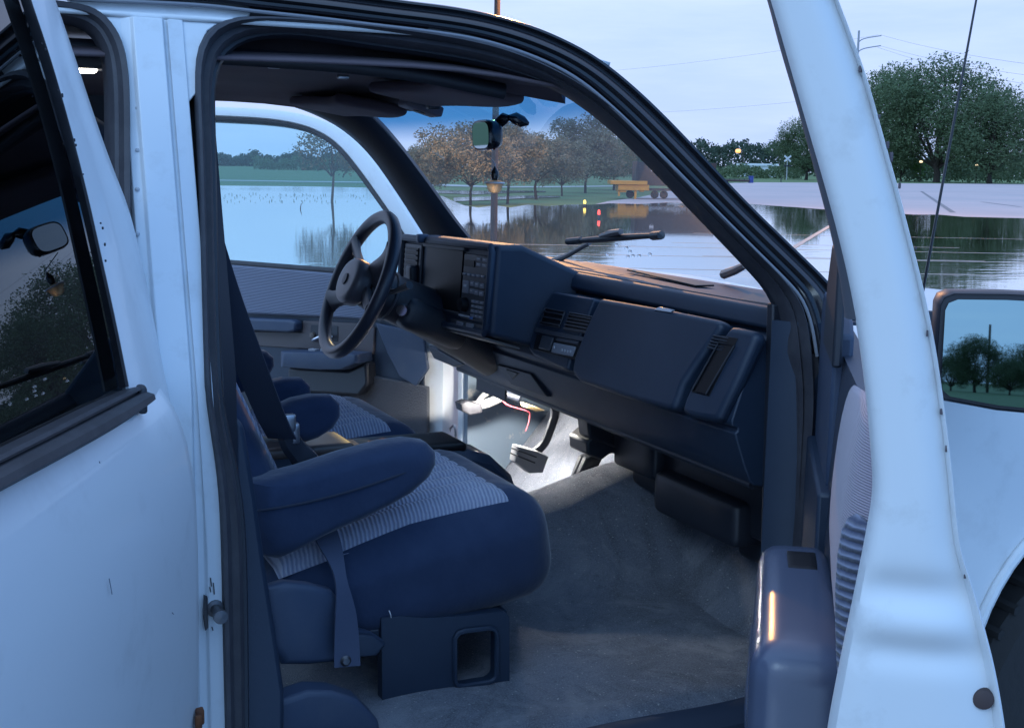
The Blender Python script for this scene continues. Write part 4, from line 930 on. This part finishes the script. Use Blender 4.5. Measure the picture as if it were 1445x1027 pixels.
wl = [(1800,326),(1600,315),(1445,308),(1400,307),(1360,306),(1325,303),(1290,303),(1235,300),(1180,297),(1130,293),(1085,290),(1050,287),(1020,285),(985,287),(940,286),(900,288),(860,287),(835,289),(800,289),(775,291),(745,289),(720,293),(700,290),(675,293),(655,290),(640,284),(625,277),(600,273),(560,268),(520,265),(420,263),(300,262),(150,259),(0,257),(-300,254)]
st('flood_water', ([onZ(x, y, .03) for x, y in wl]+[V((-160,14,.03)), V((-60,-12,.03)), V((-20,-26,.03)), V((25,-30,.03)), V((45,-20,.03))], [tuple(range(len(wl)+5))]), wat('flood_water'), smooth_=False)  # near end runs unseen under the truck, added to darken ground bounce
st('flooded_ground', ([onZ(x, y, -.012) for x, y in wl if x < 840]+[V((-160,14,-.012)), V((-30,12.2,-.012)), V((-4,12.2,-.012))], [tuple(range(len([1 for x, y in wl if x < 840])+3))]), MUD, smooth_=False)
# puddles and the pale path in the grass strip
def strip(name, ups, downs, z, m): return st(name, (lambda P: (P, [tuple(range(len(P)))]))([onZ(x, y, z) for x, y in ups]+[onZ(x, y, z) for x, y in reversed(downs)]), m, smooth_=False)
PATHM = mat('pale_path', (.42,.40,.37), .9)
strip('footpath', [(300,253.6),(420,255.5),(520,256.5),(600,259),(640,260.5),(700,263),(760,263),(870,262)], [(300,254.8),(420,256.8),(520,258),(600,261.5),(640,263),(700,264.6),(760,264.6),(870,263.3)], .0, PATHM)
PUD = bpy.data.materials['flood_water']
strip('puddle', [(560,265),(620,268.5),(670,269.5),(720,269),(770,269.5)], [(560,267.5),(620,272.5),(670,274.5),(720,272),(770,271)], .01, PUD)
strip('puddle', [(640,279),(690,277.5),(745,276),(790,277)], [(640,284),(690,282.5),(745,279.5),(790,278.5)], .01, PUD)
# stall lines showing through the shallow water
dirL = (onZ(1445,389.6)-onZ(1290,386.6)).normalized()
for px, py, L0, L1, w in ((1330,335.5,-6,7,.09),(1330,356,-9,9,.10),(1330,368.5,-9,9,.10),(1330,387,-9,9,.10),(1330,411.5,-9,6,.10),(1150,364,-2,3,.09),(1150,346,-3,3,.09)):
    c = onZ(px, py, .031); n = V((-dirL.y, dirL.x, 0))
    st('stall_line', ([c+dirL*L0-n*w/2, c+dirL*L1-n*w/2, c+dirL*L1+n*w/2, c+dirL*L0+n*w/2], [(0,1,2,3)]), LINE, smooth_=False)
a, b = onZ(1100,361,.035), onZ(1176,316,.035); n = (b-a).cross(V((0,0,1))).normalized()*.06
st('stall_line', ([a-n, b-n, b+n, a+n], [(0,1,2,3)]), LINE, smooth_=False)
# joints in the dry concrete
for p, q in (((1300,270),(1345,300)),((1385,285),(1440,292)),((1060,268),(1445,272))):
    a, b = onZ(*p, .004), onZ(*q, .004); n = (b-a).cross(V((0,0,1))).normalized()*.12
    st('slab_joint', ([a-n, b-n, b+n, a+n], [(0,1,2,3)]), mat('joint_tar', (.22,.19,.19), .9), smooth_=False)

# ================================================================== TREES
def leafmat(name, c1, c2):
    m = mat(name, c1, .8, vary=(.9, 1.0, c2, (.35,.65))); b = m.node_tree.nodes['Principled BSDF']; b.inputs['Subsurface Weight'].default_value = 0
    nt = m.node_tree; out = nt.nodes['Material Output']; t = nt.nodes.new('ShaderNodeBsdfTranslucent'); t.inputs[0].default_value = (*[x*.9 for x in c2], 1)
    mx = nt.nodes.new('ShaderNodeMixShader'); mx.inputs[0].default_value = .25
    nt.links.new(b.outputs[0], mx.inputs[1]); nt.links.new(t.outputs[0], mx.inputs[2]); nt.links.new(mx.outputs[0], out.inputs[0]); return m
LEAF_A = leafmat('park_leaf', (.19,.175,.105), (.28,.25,.155))
LEAF_B = leafmat('dark_leaf', (.075,.118,.060), (.12,.17,.085))
LEAF_C = leafmat('fresh_leaf', (.085,.17,.04), (.13,.22,.06))
LEAF_D = leafmat('far_leaf', (.045,.075,.055), (.065,.095,.065))
BARK = mat('bark', (.050,.042,.036), .95, bump=(12,.6,.03))
def crown(R_, blobs, n, size, seed, droop=0):
    """leaf clumps: many small leaf faces gathered on sprays through a few uneven lobes"""
    r = random.Random(seed); v, f = [], []
    while len(f) < n:
        c, rad = r.choice(blobs)
        # spray centre near the lobe's surface more often than its middle
        d = V((r.gauss(0,1), r.gauss(0,1), r.gauss(0,1)))
        if d.length < 1e-6: continue
        d.normalize(); k = r.random()**.45
        s = V(c) + V((d.x*rad[0], d.y*rad[1], d.z*rad[2]))*k*R_
        for _ in range(r.randint(4, 9)):
            p = s + V((r.gauss(0,1), r.gauss(0,1), r.gauss(0,.8)))*size*1.5
            a = V((r.gauss(0,1), r.gauss(0,1), r.gauss(0,.7))).normalized(); b = a.cross(V((r.gauss(0,1), r.gauss(0,1), r.gauss(0,1)))).normalized()
            w = size*r.uniform(.5,1.2); i = len(v)
            v += [p-a*w, p+b*w*.45, p+a*w, p-b*w*.45]; f.append((i, i+1, i+2, i+3))
    return v, f
def limbs(h, tr, blobs, seed, r0):
    r = random.Random(seed); g = [tube([(0,0,-.2),(r.uniform(-.02,.02)*h,r.uniform(-.02,.02)*h,tr*.6),(r.uniform(-.03,.03)*h,0,tr),(0,0,tr+(h-tr)*.6)], [r0*1.25,r0,r0*.8,r0*.25], 8)]
    for c, rad in blobs:
        c = V(c); g.append(tube([(0,0,tr*.85), V((c.x*.45, c.y*.45, tr+(c.z-tr)*.45)), c], [r0*.5, r0*.32, r0*.1], 6))
    return merge(*g)
def lobes_(h, tr, w, n, seed, top=1.0):
    r = random.Random(seed); out = []
    for i in range(n):
        a = 2.4*i + r.uniform(-.5,.5); z = tr + (h-tr)*(.12+.70*((i+.5)/n)) ; q = w*(.42 - .30*((i+.5)/n-.35)**2) * r.uniform(.75,1.1)
        if i == n-1: q *= .2
        out.append(((q*math.cos(a), q*math.sin(a), z), (w*r.uniform(.20,.34), w*r.uniform(.20,.34), (h-tr)*r.uniform(.16,.26))))
    return out
def make_tree(name, label, loc, h, tr, w, nl, size, leaf, seed, group=None, rot=0, r0=None, cat='tree', nlob=9):
    t = tag(empty(name, loc), label, cat, group); t.rotation_euler.z = rot
    bl = lobes_(h, tr, w, nlob, seed)
    obj('trunk', limbs(h, tr, bl, seed, r0 or h*.016), BARK, t)
    obj('crown', crown(1.0, bl, nl, size, seed), leaf, t, smooth_=False)
    return t
def copy_tree(src, label, loc, sc, rot, leaf=None):
    t = src.copy(); COL.objects.link(t); t.location = loc; t.scale = sc; t.rotation_euler.z = rot; t['label'] = label
    for c in src.children:
        q = c.copy(); COL.objects.link(q); q.parent = t
        if leaf and q.name.startswith('crown'): q.data = q.data.copy(); q.data.materials[0] = leaf
    return t
def sc_at(px, pyb): p = onZ(px, pyb); return p, (p-CAM).dot(FW)/FOC
G1 = 'young park trees along the flooded verge'
p, k = sc_at(664, 289)
ta = make_tree('park_tree', 'broad leafy tree glowing orange under the street lamp, left of the wooden pole', p, 116*k, 30*k, 122*k, 15000, 2.5*k, LEAF_A, 11, G1, nlob=12)
p, k = sc_at(716, 287)
tb = make_tree('park_tree', 'orange-lit tree right behind the hanging lantern charm, just right of the wooden pole', p, 118*k, 34*k, 84*k, 12000, 2.5*k, LEAF_A, 23, G1, nlob=10)
p, k = sc_at(826, 272)
tc_ = make_tree('park_tree', 'tall dusky tree with a ragged top, nearest the yellow flatbed trailer but one', p, 108*k, 22*k, 92*k, 12500, 2.5*k, LEAF_A, 35, G1, nlob=11)
def cp(src, label, px, pyb, hpx, wpx, rot, ref, leaf=None):
    p, k = sc_at(px, pyb); h0, w0 = ref; return copy_tree(src, label, p, (wpx*k/w0, wpx*k/w0, hpx*k/h0), rot, leaf)
p1, k1 = sc_at(664,289); ra = (116*k1, 122*k1); p1, k1 = sc_at(716,287); rb_ = (118*k1, 84*k1); p1, k1 = sc_at(826,272); rc_ = (108*k1, 92*k1)
cp(tb, 'brownish tree with a low round crown, third trunk right of the wooden pole', 757, 281, 95, 82, 1.3, rb_)
cp(tc_, 'slim tree half hidden between two fuller crowns, above the green bank', 793, 276, 80, 66, 2.2, rc_)
cp(ta, 'dark green tree beside the yellow flatbed trailer', 866, 268, 72, 92, 4.0, ra, LEAF_B)
cp(tc_, 'thin wispy tree at the far pillar, left edge of the windshield', 604, 277, 74, 66, .6, rc_)
p, k = sc_at(466, 285)
make_tree('park_tree', 'lone thin grey-green tree standing in the water beyond the driver\'s window', p+HR*(2*k), 112*k, 42*k, 80*k, 2300, 2.8*k, leafmat('grey_leaf', (.085,.095,.07), (.12,.125,.09)), 62, G1, r0=1.7*k, nlob=8)
# big trees on the right beyond the lot
G2 = 'large trees beyond the parking lot'
p, k = sc_at(1321, 257.5)
b1 = make_tree('shade_tree', 'biggest spreading tree beyond the lot, behind and left of the radio aerial', p, 178*k, 22*k, 160*k, 34000, 2.4*k, LEAF_B, 41, G2, nlob=16, r0=4.2*k)
p2 = at(1246, (p-CG).length*1.06)
t = copy_tree(b1, 'dark tree half hidden by the open front door\'s window frame', p2, (.72,.72,.98), 2.0); t['group'] = G2
p3 = at(1398, (p-CG).length*.97)
t = copy_tree(b1, 'lower tree at the right edge, behind the aerial, with sky under its branches', p3, (.78,.78,.74), 4.1)
p4 = at(1366, (p-CG).length*1.02); 
p5 = at(1138, (p-CG).length*1.0)
t = copy_tree(b1, 'dense dark tree at the left side of the door\'s window frame, behind the crossing sign', p5, (.50,.50,.53), 1.1)
p, k = sc_at(1272, 256)
make_tree('small_tree', 'small fresh green tree under the big dark crowns beyond the lot', p, 66*k, 10*k, 52*k, 1800, 2.6*k, LEAF_C, 55, None, nlob=8)
# far woods: single masses
def wood(name, segs, leaf, size, seed, dens=1.0):
    r = random.Random(seed); v, f = [], []
    for px0, px1, top0, top1, D in segs:
        k = D/FOC; n = int((px1-px0)*dens*9)
        for _ in range(n):
            px = r.uniform(px0, px1); u = (px-px0)/(px1-px0); hz = 236.3+.0166*(px-722)
            top = top0+(top1-top0)*u + 3.5*math.sin(px*.11+seed)+2.5*math.sin(px*.31)+1.5*math.sin(px*.9)
            H_ = max(1.0, 1.54+(hz-top)*k); z = H_*r.random()**.6
            p = at(px, D*r.uniform(.96,1.06), z)
            for _ in range(5):
                a = V((r.gauss(0,1), r.gauss(0,1), r.gauss(0,1))).normalized(); b = a.cross(V((r.gauss(0,1), r.gauss(0,1), r.gauss(0,1)))).normalized()
                q = p + V((r.gauss(0,1), r.gauss(0,1), r.gauss(0,.6)))*size*k; w = size*k*r.uniform(.5,1.1); i = len(v)
                v += [q-a*w, q+b*w*.6, q+a*w, q-b*w*.6]; f.append((i, i+1, i+2, i+3))
    return tag(obj(name, (v, f), leaf, None, smooth_=False), None, None, None, 'stuff')
o = wood('far_woods', [(240,520,221,222,620),(500,640,222,214,560),(600,900,214,200,300),(880,1130,204,206,420),(1130,1560,222,228,520)], LEAF_D, 2.6, 3)
o['label'] = 'hazy dark line of far-off woods along the horizon'; o['category'] = 'woods'
o = wood('low_hedge', [(985,1130,236,238,300),(1180,1560,232,236,290),(360,520,226,228,330)], LEAF_B, 2.2, 9, .8)
o['label'] = 'low green scrub along the far side of the parking lot'; o['category'] = 'scrub'
# weeds standing out of the water on the driver's side
r = random.Random(5); g = []
for _ in range(150):
    px = r.uniform(250, 520); py = r.choice((276,277,280,285,287))+r.uniform(-1.5,1.5); p, k = sc_at(px, py)
    h = k*r.uniform(.8,3.6); g.append(tube([p, p+V((r.uniform(-.3,.3)*h, 0, h))], [.5*k,.2*k], 4))
o = tag(obj('marsh_weeds', merge(*g), LEAF_B, None), 'thin weeds poking out of the flood water', 'weeds', None, 'stuff')
p, k = sc_at(424, 296)
tag(obj('dead_stick', tube([p, p+V((.2*k,0,4*k)), p+V((1.5*k,0,9*k))], [.9*k,.7*k,.4*k], 6), BARK), 'dead stick poking up out of the water beyond the driver\'s window', 'stick')

# ================================================================== POLE, LAMPS, TRAILER, SIGNS
p, k = sc_at(697, 305)
pole = tag(empty('lamp_pole', p), 'tall wooden utility pole carrying the orange street lamp, standing in the flood water', 'lamp pole')
PH = 11.3; lam = V((0,0,10.7)) + HR*1.5 - HF*.4
obj('post', tube([(0,0,-.3),(.01,0,4),(.02,0,PH)], [.115,.10,.085], 12), mat('weathered_pole_wood', (.055,.042,.040), .9, bump=(30,.5,.01)), pole)
obj('lamp_arm', tube([V((.02,0,10.2)), V((0,0,10.7))+HR*.6, lam+V((0,0,.10))], .022, 8), STEEL, pole)
obj('lamp_head', lathe([(.05,.16),(.10,.12),(.14,.0),(.145,-.03),(.13,-.03),(.09,.05),(.0,.09)], lam, (0,0,1), 20), STEEL, pole)
obj('lamp_bulb', rbox(lam+V((0,0,-.01)), (.07,.07,.07), .06, 6), mat('sodium_bulb', (.9,.5,.2), .4, emit=((1,.42,.10), 60)), pole)
sl = bpy.data.lights.new('sodium_light', 'POINT'); sl.energy = 15000; sl.color = (1,.46,.14); sl.shadow_soft_size = .12
so = bpy.data.objects.new('sodium_light', sl); COL.objects.link(so); so.parent = pole; so.location = lam+V((0,0,-.12))
# a second street lamp, its post hidden behind the pillar, and one far off by the woods
def street_lamp(label, base, h, energy, r_, em):
    t = tag(empty('street_lamp', base), label, 'street lamp', 'far street lamps')
    obj('post', tube([(0,0,0),(0,0,h)], [.14,.10], 8), BARK, t)
    obj('lamp_arm', tube([V((0,0,h-.3)), V((0,0,h))-HR*r_*2.0], .06, 6), STEEL, t)
    obj('lamp_bulb', rbox(V((0,0,h-.1))-HR*r_*2.2, (r_,r_,r_*.8), r_*.7, 6), mat('sodium_glow', (.9,.5,.2), .4, emit=((1,.42,.12), em)), t)
    return t
street_lamp('far orange street lamp glowing above the low white building', at(1048, 330, 0), 1.54+(241.7-214)/FOC*330, 0, .62, 1.7)
street_lamp('orange street lamp standing behind the near windshield pillar, mirrored in the water', at(971, 150, 0), 4.1, 0, .30, 6)
for px, py, s in ((1299,231,.55),(1378,234,.5),(1108,232,.35)):
    q = at(px, 262, 1.54+(246-py)/FOC*262+.2)
    t = tag(empty('yard_light', V((q.x, q.y, 0))), {1299:'small yard light under the big tree beyond the lot',1378:'small yard light under the right-hand tree by the aerial',1108:'small greenish yard light by the crossing sign'}[px], 'yard light')
    obj('post', tube([(0,0,0),(0,0,q.z)], .07, 6), BARK, t); obj('lamp_bulb', rbox((0,0,q.z), (s*.5,s*.5,s*.4), s*.3, 4), mat('yard_glow', (.9,.8,.6), .4, emit=((1,.75,.45) if px != 1108 else (.9,1,.5), 1.6)), t)
# amber and red reflections, built as added glowing lenses on stands
for px, pyb, hpx, c, lab in ((825,292,9,(1,.72,.12),'small amber reflection over the flood water, built as a glowing lens'),(845,309,12,(1,.08,.06),'small red reflection over the flood water, built as a glowing lens, right of the amber one')):
    p, k = sc_at(px, pyb); t = tag(empty('glint_marker', p), lab, 'reflection')
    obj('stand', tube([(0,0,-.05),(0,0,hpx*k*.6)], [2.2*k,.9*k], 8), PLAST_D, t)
    obj('glint_body', lathe([(0,0),(1.9*k,.5*k),(2.0*k,2*k),(1.6*k,hpx*k*.55),(0,hpx*k*.62)], (0,0,hpx*k*.45), (0,0,1), 14), mat('amber_glint' if px < 830 else 'red_glint', c, .4, emit=(c, 2.6)), t)
# yellow flatbed trailer with a dark container
p, k = sc_at(890, 281); tr = tag(empty('flatbed_trailer', p), 'yellow flatbed trailer carrying a dark box, parked at the edge of the flood', 'trailer')
def tl(px, py, dep=0): return HR*((px-890)*k) + V((0,0,(281-py)*k)) + HF*dep
def tbox(px0, px1, py0, py1, d0, d1): return prism([tl(px0,py0,d0), tl(px1,py0,d0), tl(px1,py1,d0), tl(px0,py1,d0)], HF*(d1-d0))
YEL = mat('yellow_machine_paint', (.55,.27,.03), .5, vary=(2,.6,(.35,.18,.04)))
obj('deck', merge(tbox(861,913,255.5,261,0,2.3), tbox(872,916,261,269,.1,2.2), tbox(873,884,266,272,.2,2.0), tbox(903,909,266,271,.2,.6)), YEL, tr, bevel=.02)
obj('chassis', merge(tbox(880,1000,266,269,.3,2.0)), PLAST_D, tr)
for a, b in ((895.5,898.5),(872.5,875)): obj('support_leg', tbox(a, b, 266, 283 if a > 880 else 277, .2, .5), YEL, tr)
obj('cargo_box', merge(tbox(898,1010,229,262,.25,2.4), tbox(897,900,228,263,.15,2.5)), mat('dark_tarp', (.022,.020,.024), .7, bump=(2,.5,.05)), tr, bevel=.03)
obj('cargo_label', tbox(918,924,239,242,.20,.24), MARK, tr)
for px in (890,925,938): obj('wheel', lathe([(0,-.12),(4*k,-.14),(5.6*k,-.10),(5.6*k,.10),(0,.12)], tl(px,274.5,.5), HF, 18), TYRE, tr)
# low dark trailer and blue drum at the edge of the lot
p, k = sc_at(1047, 258.3); t = tag(empty('low_trailer', p), 'low dark utility trailer parked on the far edge of the dry concrete', 'trailer')
def q_(px0, px1, h0, h1, d): return prism([HR*((px0-1047)*k)+V((0,0,h0*k)), HR*((px1-1047)*k)+V((0,0,h0*k)), HR*((px1-1047)*k)+V((0,0,h1*k)), HR*((px0-1047)*k)+V((0,0,h1*k))], HF*d)
obj('bed', q_(1008,1058,1.5,4.5,2.2), mat('dark_red_brown', (.055,.035,.035), .7), t, bevel=.05)
obj('side_rail', merge(q_(1008,1058,5.2,6.0,.1), *[q_(x, x+.8, 4.5, 6.0, .1) for x in range(1008,1058,7)]), PLAST_D, t)
for x in (1018,1026): obj('wheel', lathe([(0,-.1),(1.5*k,-.12),(1.6*k,.1),(0,.12)], HR*((x-1047)*k)+V((0,0,1.5*k)), HF, 14), TYRE, t)
p, k = sc_at(1059.5, 258.3); t = tag(empty('blue_drum', p), 'upright blue drum at the end of the low dark trailer', 'drum')
obj('drum_body', lathe([(0,0),(3.5*k,0),(3.7*k,.4*k),(3.5*k,.8*k),(3.5*k,4*k),(3.7*k,4.4*k),(3.5*k,4.8*k),(3.5*k,9*k),(3.7*k,9.4*k),(3.4*k,9.8*k),(0,9.8*k)], (0,0,0), (0,0,1), 24), mat('blue_drum', (.03,.055,.24), .5), t)
# white low building
c = at(1072, 360); t = tag(empty('white_shed', c), 'long low white building beyond the lot, below the far street lamp', 'building'); k = 360/FOC
def wbx(a, b, h0, h1, d0, d1): return prism([HR*(a*k)+V((0,0,h0))+HF*d0, HR*(b*k)+V((0,0,h0))+HF*d0, HR*(b*k)+V((0,0,h1))+HF*d0, HR*(a*k)+V((0,0,h1))+HF*d0], HF*(d1-d0))
obj('wall', wbx(-24,24,0,3.1,0,8), mat('white_metal_siding', (.62,.64,.66), .6), t); obj('roof', wbx(-25,25,3.1,3.7,-.4,8.4), mat('pale_roof', (.7,.72,.74), .5), t)
for a in (-18,-6,8,18): obj('window', wbx(a, a+3, 1.2, 2.2, -.06, .02), SCREEN, t)
# railway crossing sign
c = at(1110.5, 255); t = tag(empty('crossing_sign', c), 'white railway crossing sign on a post at the edge of the grass', 'sign'); k = 255/FOC
obj('post', tube([(0,0,0),(0,0,4.4)], .10, 8), mat('galvanised_post', (.35,.36,.38), .5), t)
for s in (-1, 1):
    u = (HR*s*.75 + V((0,0,.65))).normalized(); w = (HR*-s*.65+V((0,0,.75))).normalized()*.16; cc = V((0,0,4.1))-HF*(.14+.04*s)
    obj('crossbuck_board', prism([cc-u*.85-w, cc+u*.85-w, cc+u*.85+w, cc-u*.85+w], HF*.03), MARK, t)
obj('signal_lamps', merge(rbox(V((0,0,2.7))-HF*.15, (.45,.06,.10), .05, 4), lathe([(0,0),(.22,.0),(.22,.05),(0,.05)], HR*-.45+V((0,0,2.7))-HF*.2, -HF, 14), lathe([(0,0),(.22,0),(.22,.05),(0,.05)], HR*.45+V((0,0,2.7))-HF*.2, -HF, 14)), PLAST_D, t)
# short marker post on the grass edge
for px, lab in ((1102,'short dark marker post on the grass edge by the crossing sign'),(1424,'short dark marker post on the grass edge near the right-hand tree')):
    p, k = sc_at(px, 257.6); tag(obj('marker_post', tube([p, p+V((0,0,7*k))], [.7*k,.6*k], 8), PLAST_D), lab, 'post')
# transmission pole with curved arms and its wires
k = 190/FOC; c = at(1201, 190); tp = tag(empty('power_pole', c), 'power pole with curved arms beyond the lot, mostly behind the open front door', 'power pole')
hz = 244.5
def tz(py): return 1.54+(hz-py)*k
WIRE = mat('wire', (.10,.10,.12), .6)
obj('post', tube([(0,0,0),(0,0,tz(58))], [.25,.14], 8), mat('steel_pole', (.28,.30,.33), .6), tp)
for py, L in ((64,30),(77,30)):
    obj('arm', tube(smooth([V((0,0,tz(py+9))), HR*(6*k)+V((0,0,tz(py+4))), HR*(L*k)+V((0,0,tz(py)))]), .075, 6), bpy.data.materials['steel_pole'], tp)
def wire(px0, py0, D0, px1, py1, D1, sag=.6):
    a = at(px0, D0); a.z = 1.54+(236.3+.0166*(px0-722)-py0)*D0/FOC; b = at(px1, D1); b.z = 1.54+(236.3+.0166*(px1-722)-py1)*D1/FOC
    return tube([a.lerp(b, t)-V((0,0,sag*4*t*(1-t))) for t in [i/12 for i in range(13)]], .013, 5)
for w in (wire(1231,64,190,1560,122,120), wire(1231,78,190,1560,136,120), wire(1228,80,190,1560,152,115), wire(1228,64,190,820,108,240), wire(1222,140,200,820,165,250), wire(1380,126,170,1560,150,120)):
    q = obj('wire', (lambda g: ([V(p)-c for p in g[0]], g[1]))(w), WIRE, tp)

# ---- behind the photographer: trees, a pole and pale ground seen only in the mirrors
G3 = 'trees behind the photographer'
for i, (ang, D, s, lab) in enumerate(((205.95,165,.30,'rounded dark tree left of the bare pole in the outside mirror'),(206.95,175,.20,'lowest dark tree, far left in the outside mirror'),(204.5,150,.17,'small dark tree right of the bare pole in the outside mirror'),(203.7,155,.26,'dark tree at the right end of the outside mirror'))):
    d = V((math.sin(R(ang)), math.cos(R(ang)), 0)); t = copy_tree(b1, lab, CG+d*D, (s, s, s), ang); t['group'] = G3
d = V((math.sin(R(205.45)), math.cos(R(205.45)), 0))
bpole = tag(obj('utility_pole', tube([CG+d*170, CG+d*170+V((0,0,8.8))], [.20,.15], 8), BARK), 'bare utility pole behind the photographer, seen in the outside mirror', 'utility pole')

# ================================================================== SKY AND LIGHT
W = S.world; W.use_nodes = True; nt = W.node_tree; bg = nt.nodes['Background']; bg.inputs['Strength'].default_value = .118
sky = nt.nodes.new('ShaderNodeTexSky'); sky.sky_type = 'NISHITA'; sky.sun_disc = False; sky.sun_elevation = R(38); sky.sun_rotation = R(236); sky.air_density = 1.2; sky.dust_density = 1.5; sky.ozone_density = 2.0
tc = nt.nodes.new('ShaderNodeTexCoord'); sp = nt.nodes.new('ShaderNodeSeparateXYZ')
mp = nt.nodes.new('ShaderNodeMapping'); mp.inputs['Scale'].default_value = (1.2,1.2,9)
no = nt.nodes.new('ShaderNodeTexNoise'); no.inputs['Scale'].default_value = 2.2; no.inputs['Detail'].default_value = 7; no.inputs['Roughness'].default_value = .6
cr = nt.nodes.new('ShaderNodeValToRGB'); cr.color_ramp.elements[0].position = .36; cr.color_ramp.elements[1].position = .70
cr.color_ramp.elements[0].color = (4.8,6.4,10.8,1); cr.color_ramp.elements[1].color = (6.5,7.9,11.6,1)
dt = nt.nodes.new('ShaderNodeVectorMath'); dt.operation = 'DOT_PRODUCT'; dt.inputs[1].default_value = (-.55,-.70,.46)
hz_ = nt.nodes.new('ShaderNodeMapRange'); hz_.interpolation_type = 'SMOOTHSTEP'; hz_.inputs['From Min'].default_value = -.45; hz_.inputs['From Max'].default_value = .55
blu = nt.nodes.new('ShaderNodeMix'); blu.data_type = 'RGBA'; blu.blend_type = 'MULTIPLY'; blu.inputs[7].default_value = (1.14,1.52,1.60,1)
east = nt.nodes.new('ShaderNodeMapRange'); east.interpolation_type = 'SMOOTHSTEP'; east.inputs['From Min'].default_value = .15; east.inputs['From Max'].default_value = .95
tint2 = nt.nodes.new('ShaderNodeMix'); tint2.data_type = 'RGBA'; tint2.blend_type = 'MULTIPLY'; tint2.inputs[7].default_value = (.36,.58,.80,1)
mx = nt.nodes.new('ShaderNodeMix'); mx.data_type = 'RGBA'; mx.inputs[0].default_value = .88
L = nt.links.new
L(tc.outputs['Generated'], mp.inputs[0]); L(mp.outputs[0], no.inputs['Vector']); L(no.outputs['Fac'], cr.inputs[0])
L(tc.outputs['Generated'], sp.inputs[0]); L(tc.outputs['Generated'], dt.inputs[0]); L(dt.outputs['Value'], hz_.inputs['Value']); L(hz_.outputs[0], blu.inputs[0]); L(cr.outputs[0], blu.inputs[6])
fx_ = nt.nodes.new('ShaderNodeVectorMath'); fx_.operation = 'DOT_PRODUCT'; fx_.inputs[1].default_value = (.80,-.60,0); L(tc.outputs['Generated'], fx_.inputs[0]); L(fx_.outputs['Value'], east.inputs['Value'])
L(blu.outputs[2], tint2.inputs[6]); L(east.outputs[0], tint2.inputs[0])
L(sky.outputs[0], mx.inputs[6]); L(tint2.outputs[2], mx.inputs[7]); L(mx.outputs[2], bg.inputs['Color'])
su = bpy.data.lights.new('sun', 'SUN'); su.energy = .5; su.angle = R(20); su.color = (.52,.76,1.0)
sun = bpy.data.objects.new('sun', su); COL.objects.link(sun)
sdir = V((math.sin(R(236))*math.cos(R(38)), math.cos(R(236))*math.cos(R(38)), math.sin(R(38))))
sun.rotation_euler = (-sdir).to_track_quat('-Z', 'Y').to_euler()
S.view_settings.view_transform = 'Standard'; S.view_settings.look = 'None'; S.view_settings.exposure = 0; S.view_settings.gamma = 1
S.cycles.max_bounces = 10; S.cycles.transparent_max_bounces = 16; S.cycles.sample_clamp_indirect = 6; S.cycles.caustics_reflective = False; S.cycles.caustics_refractive = False
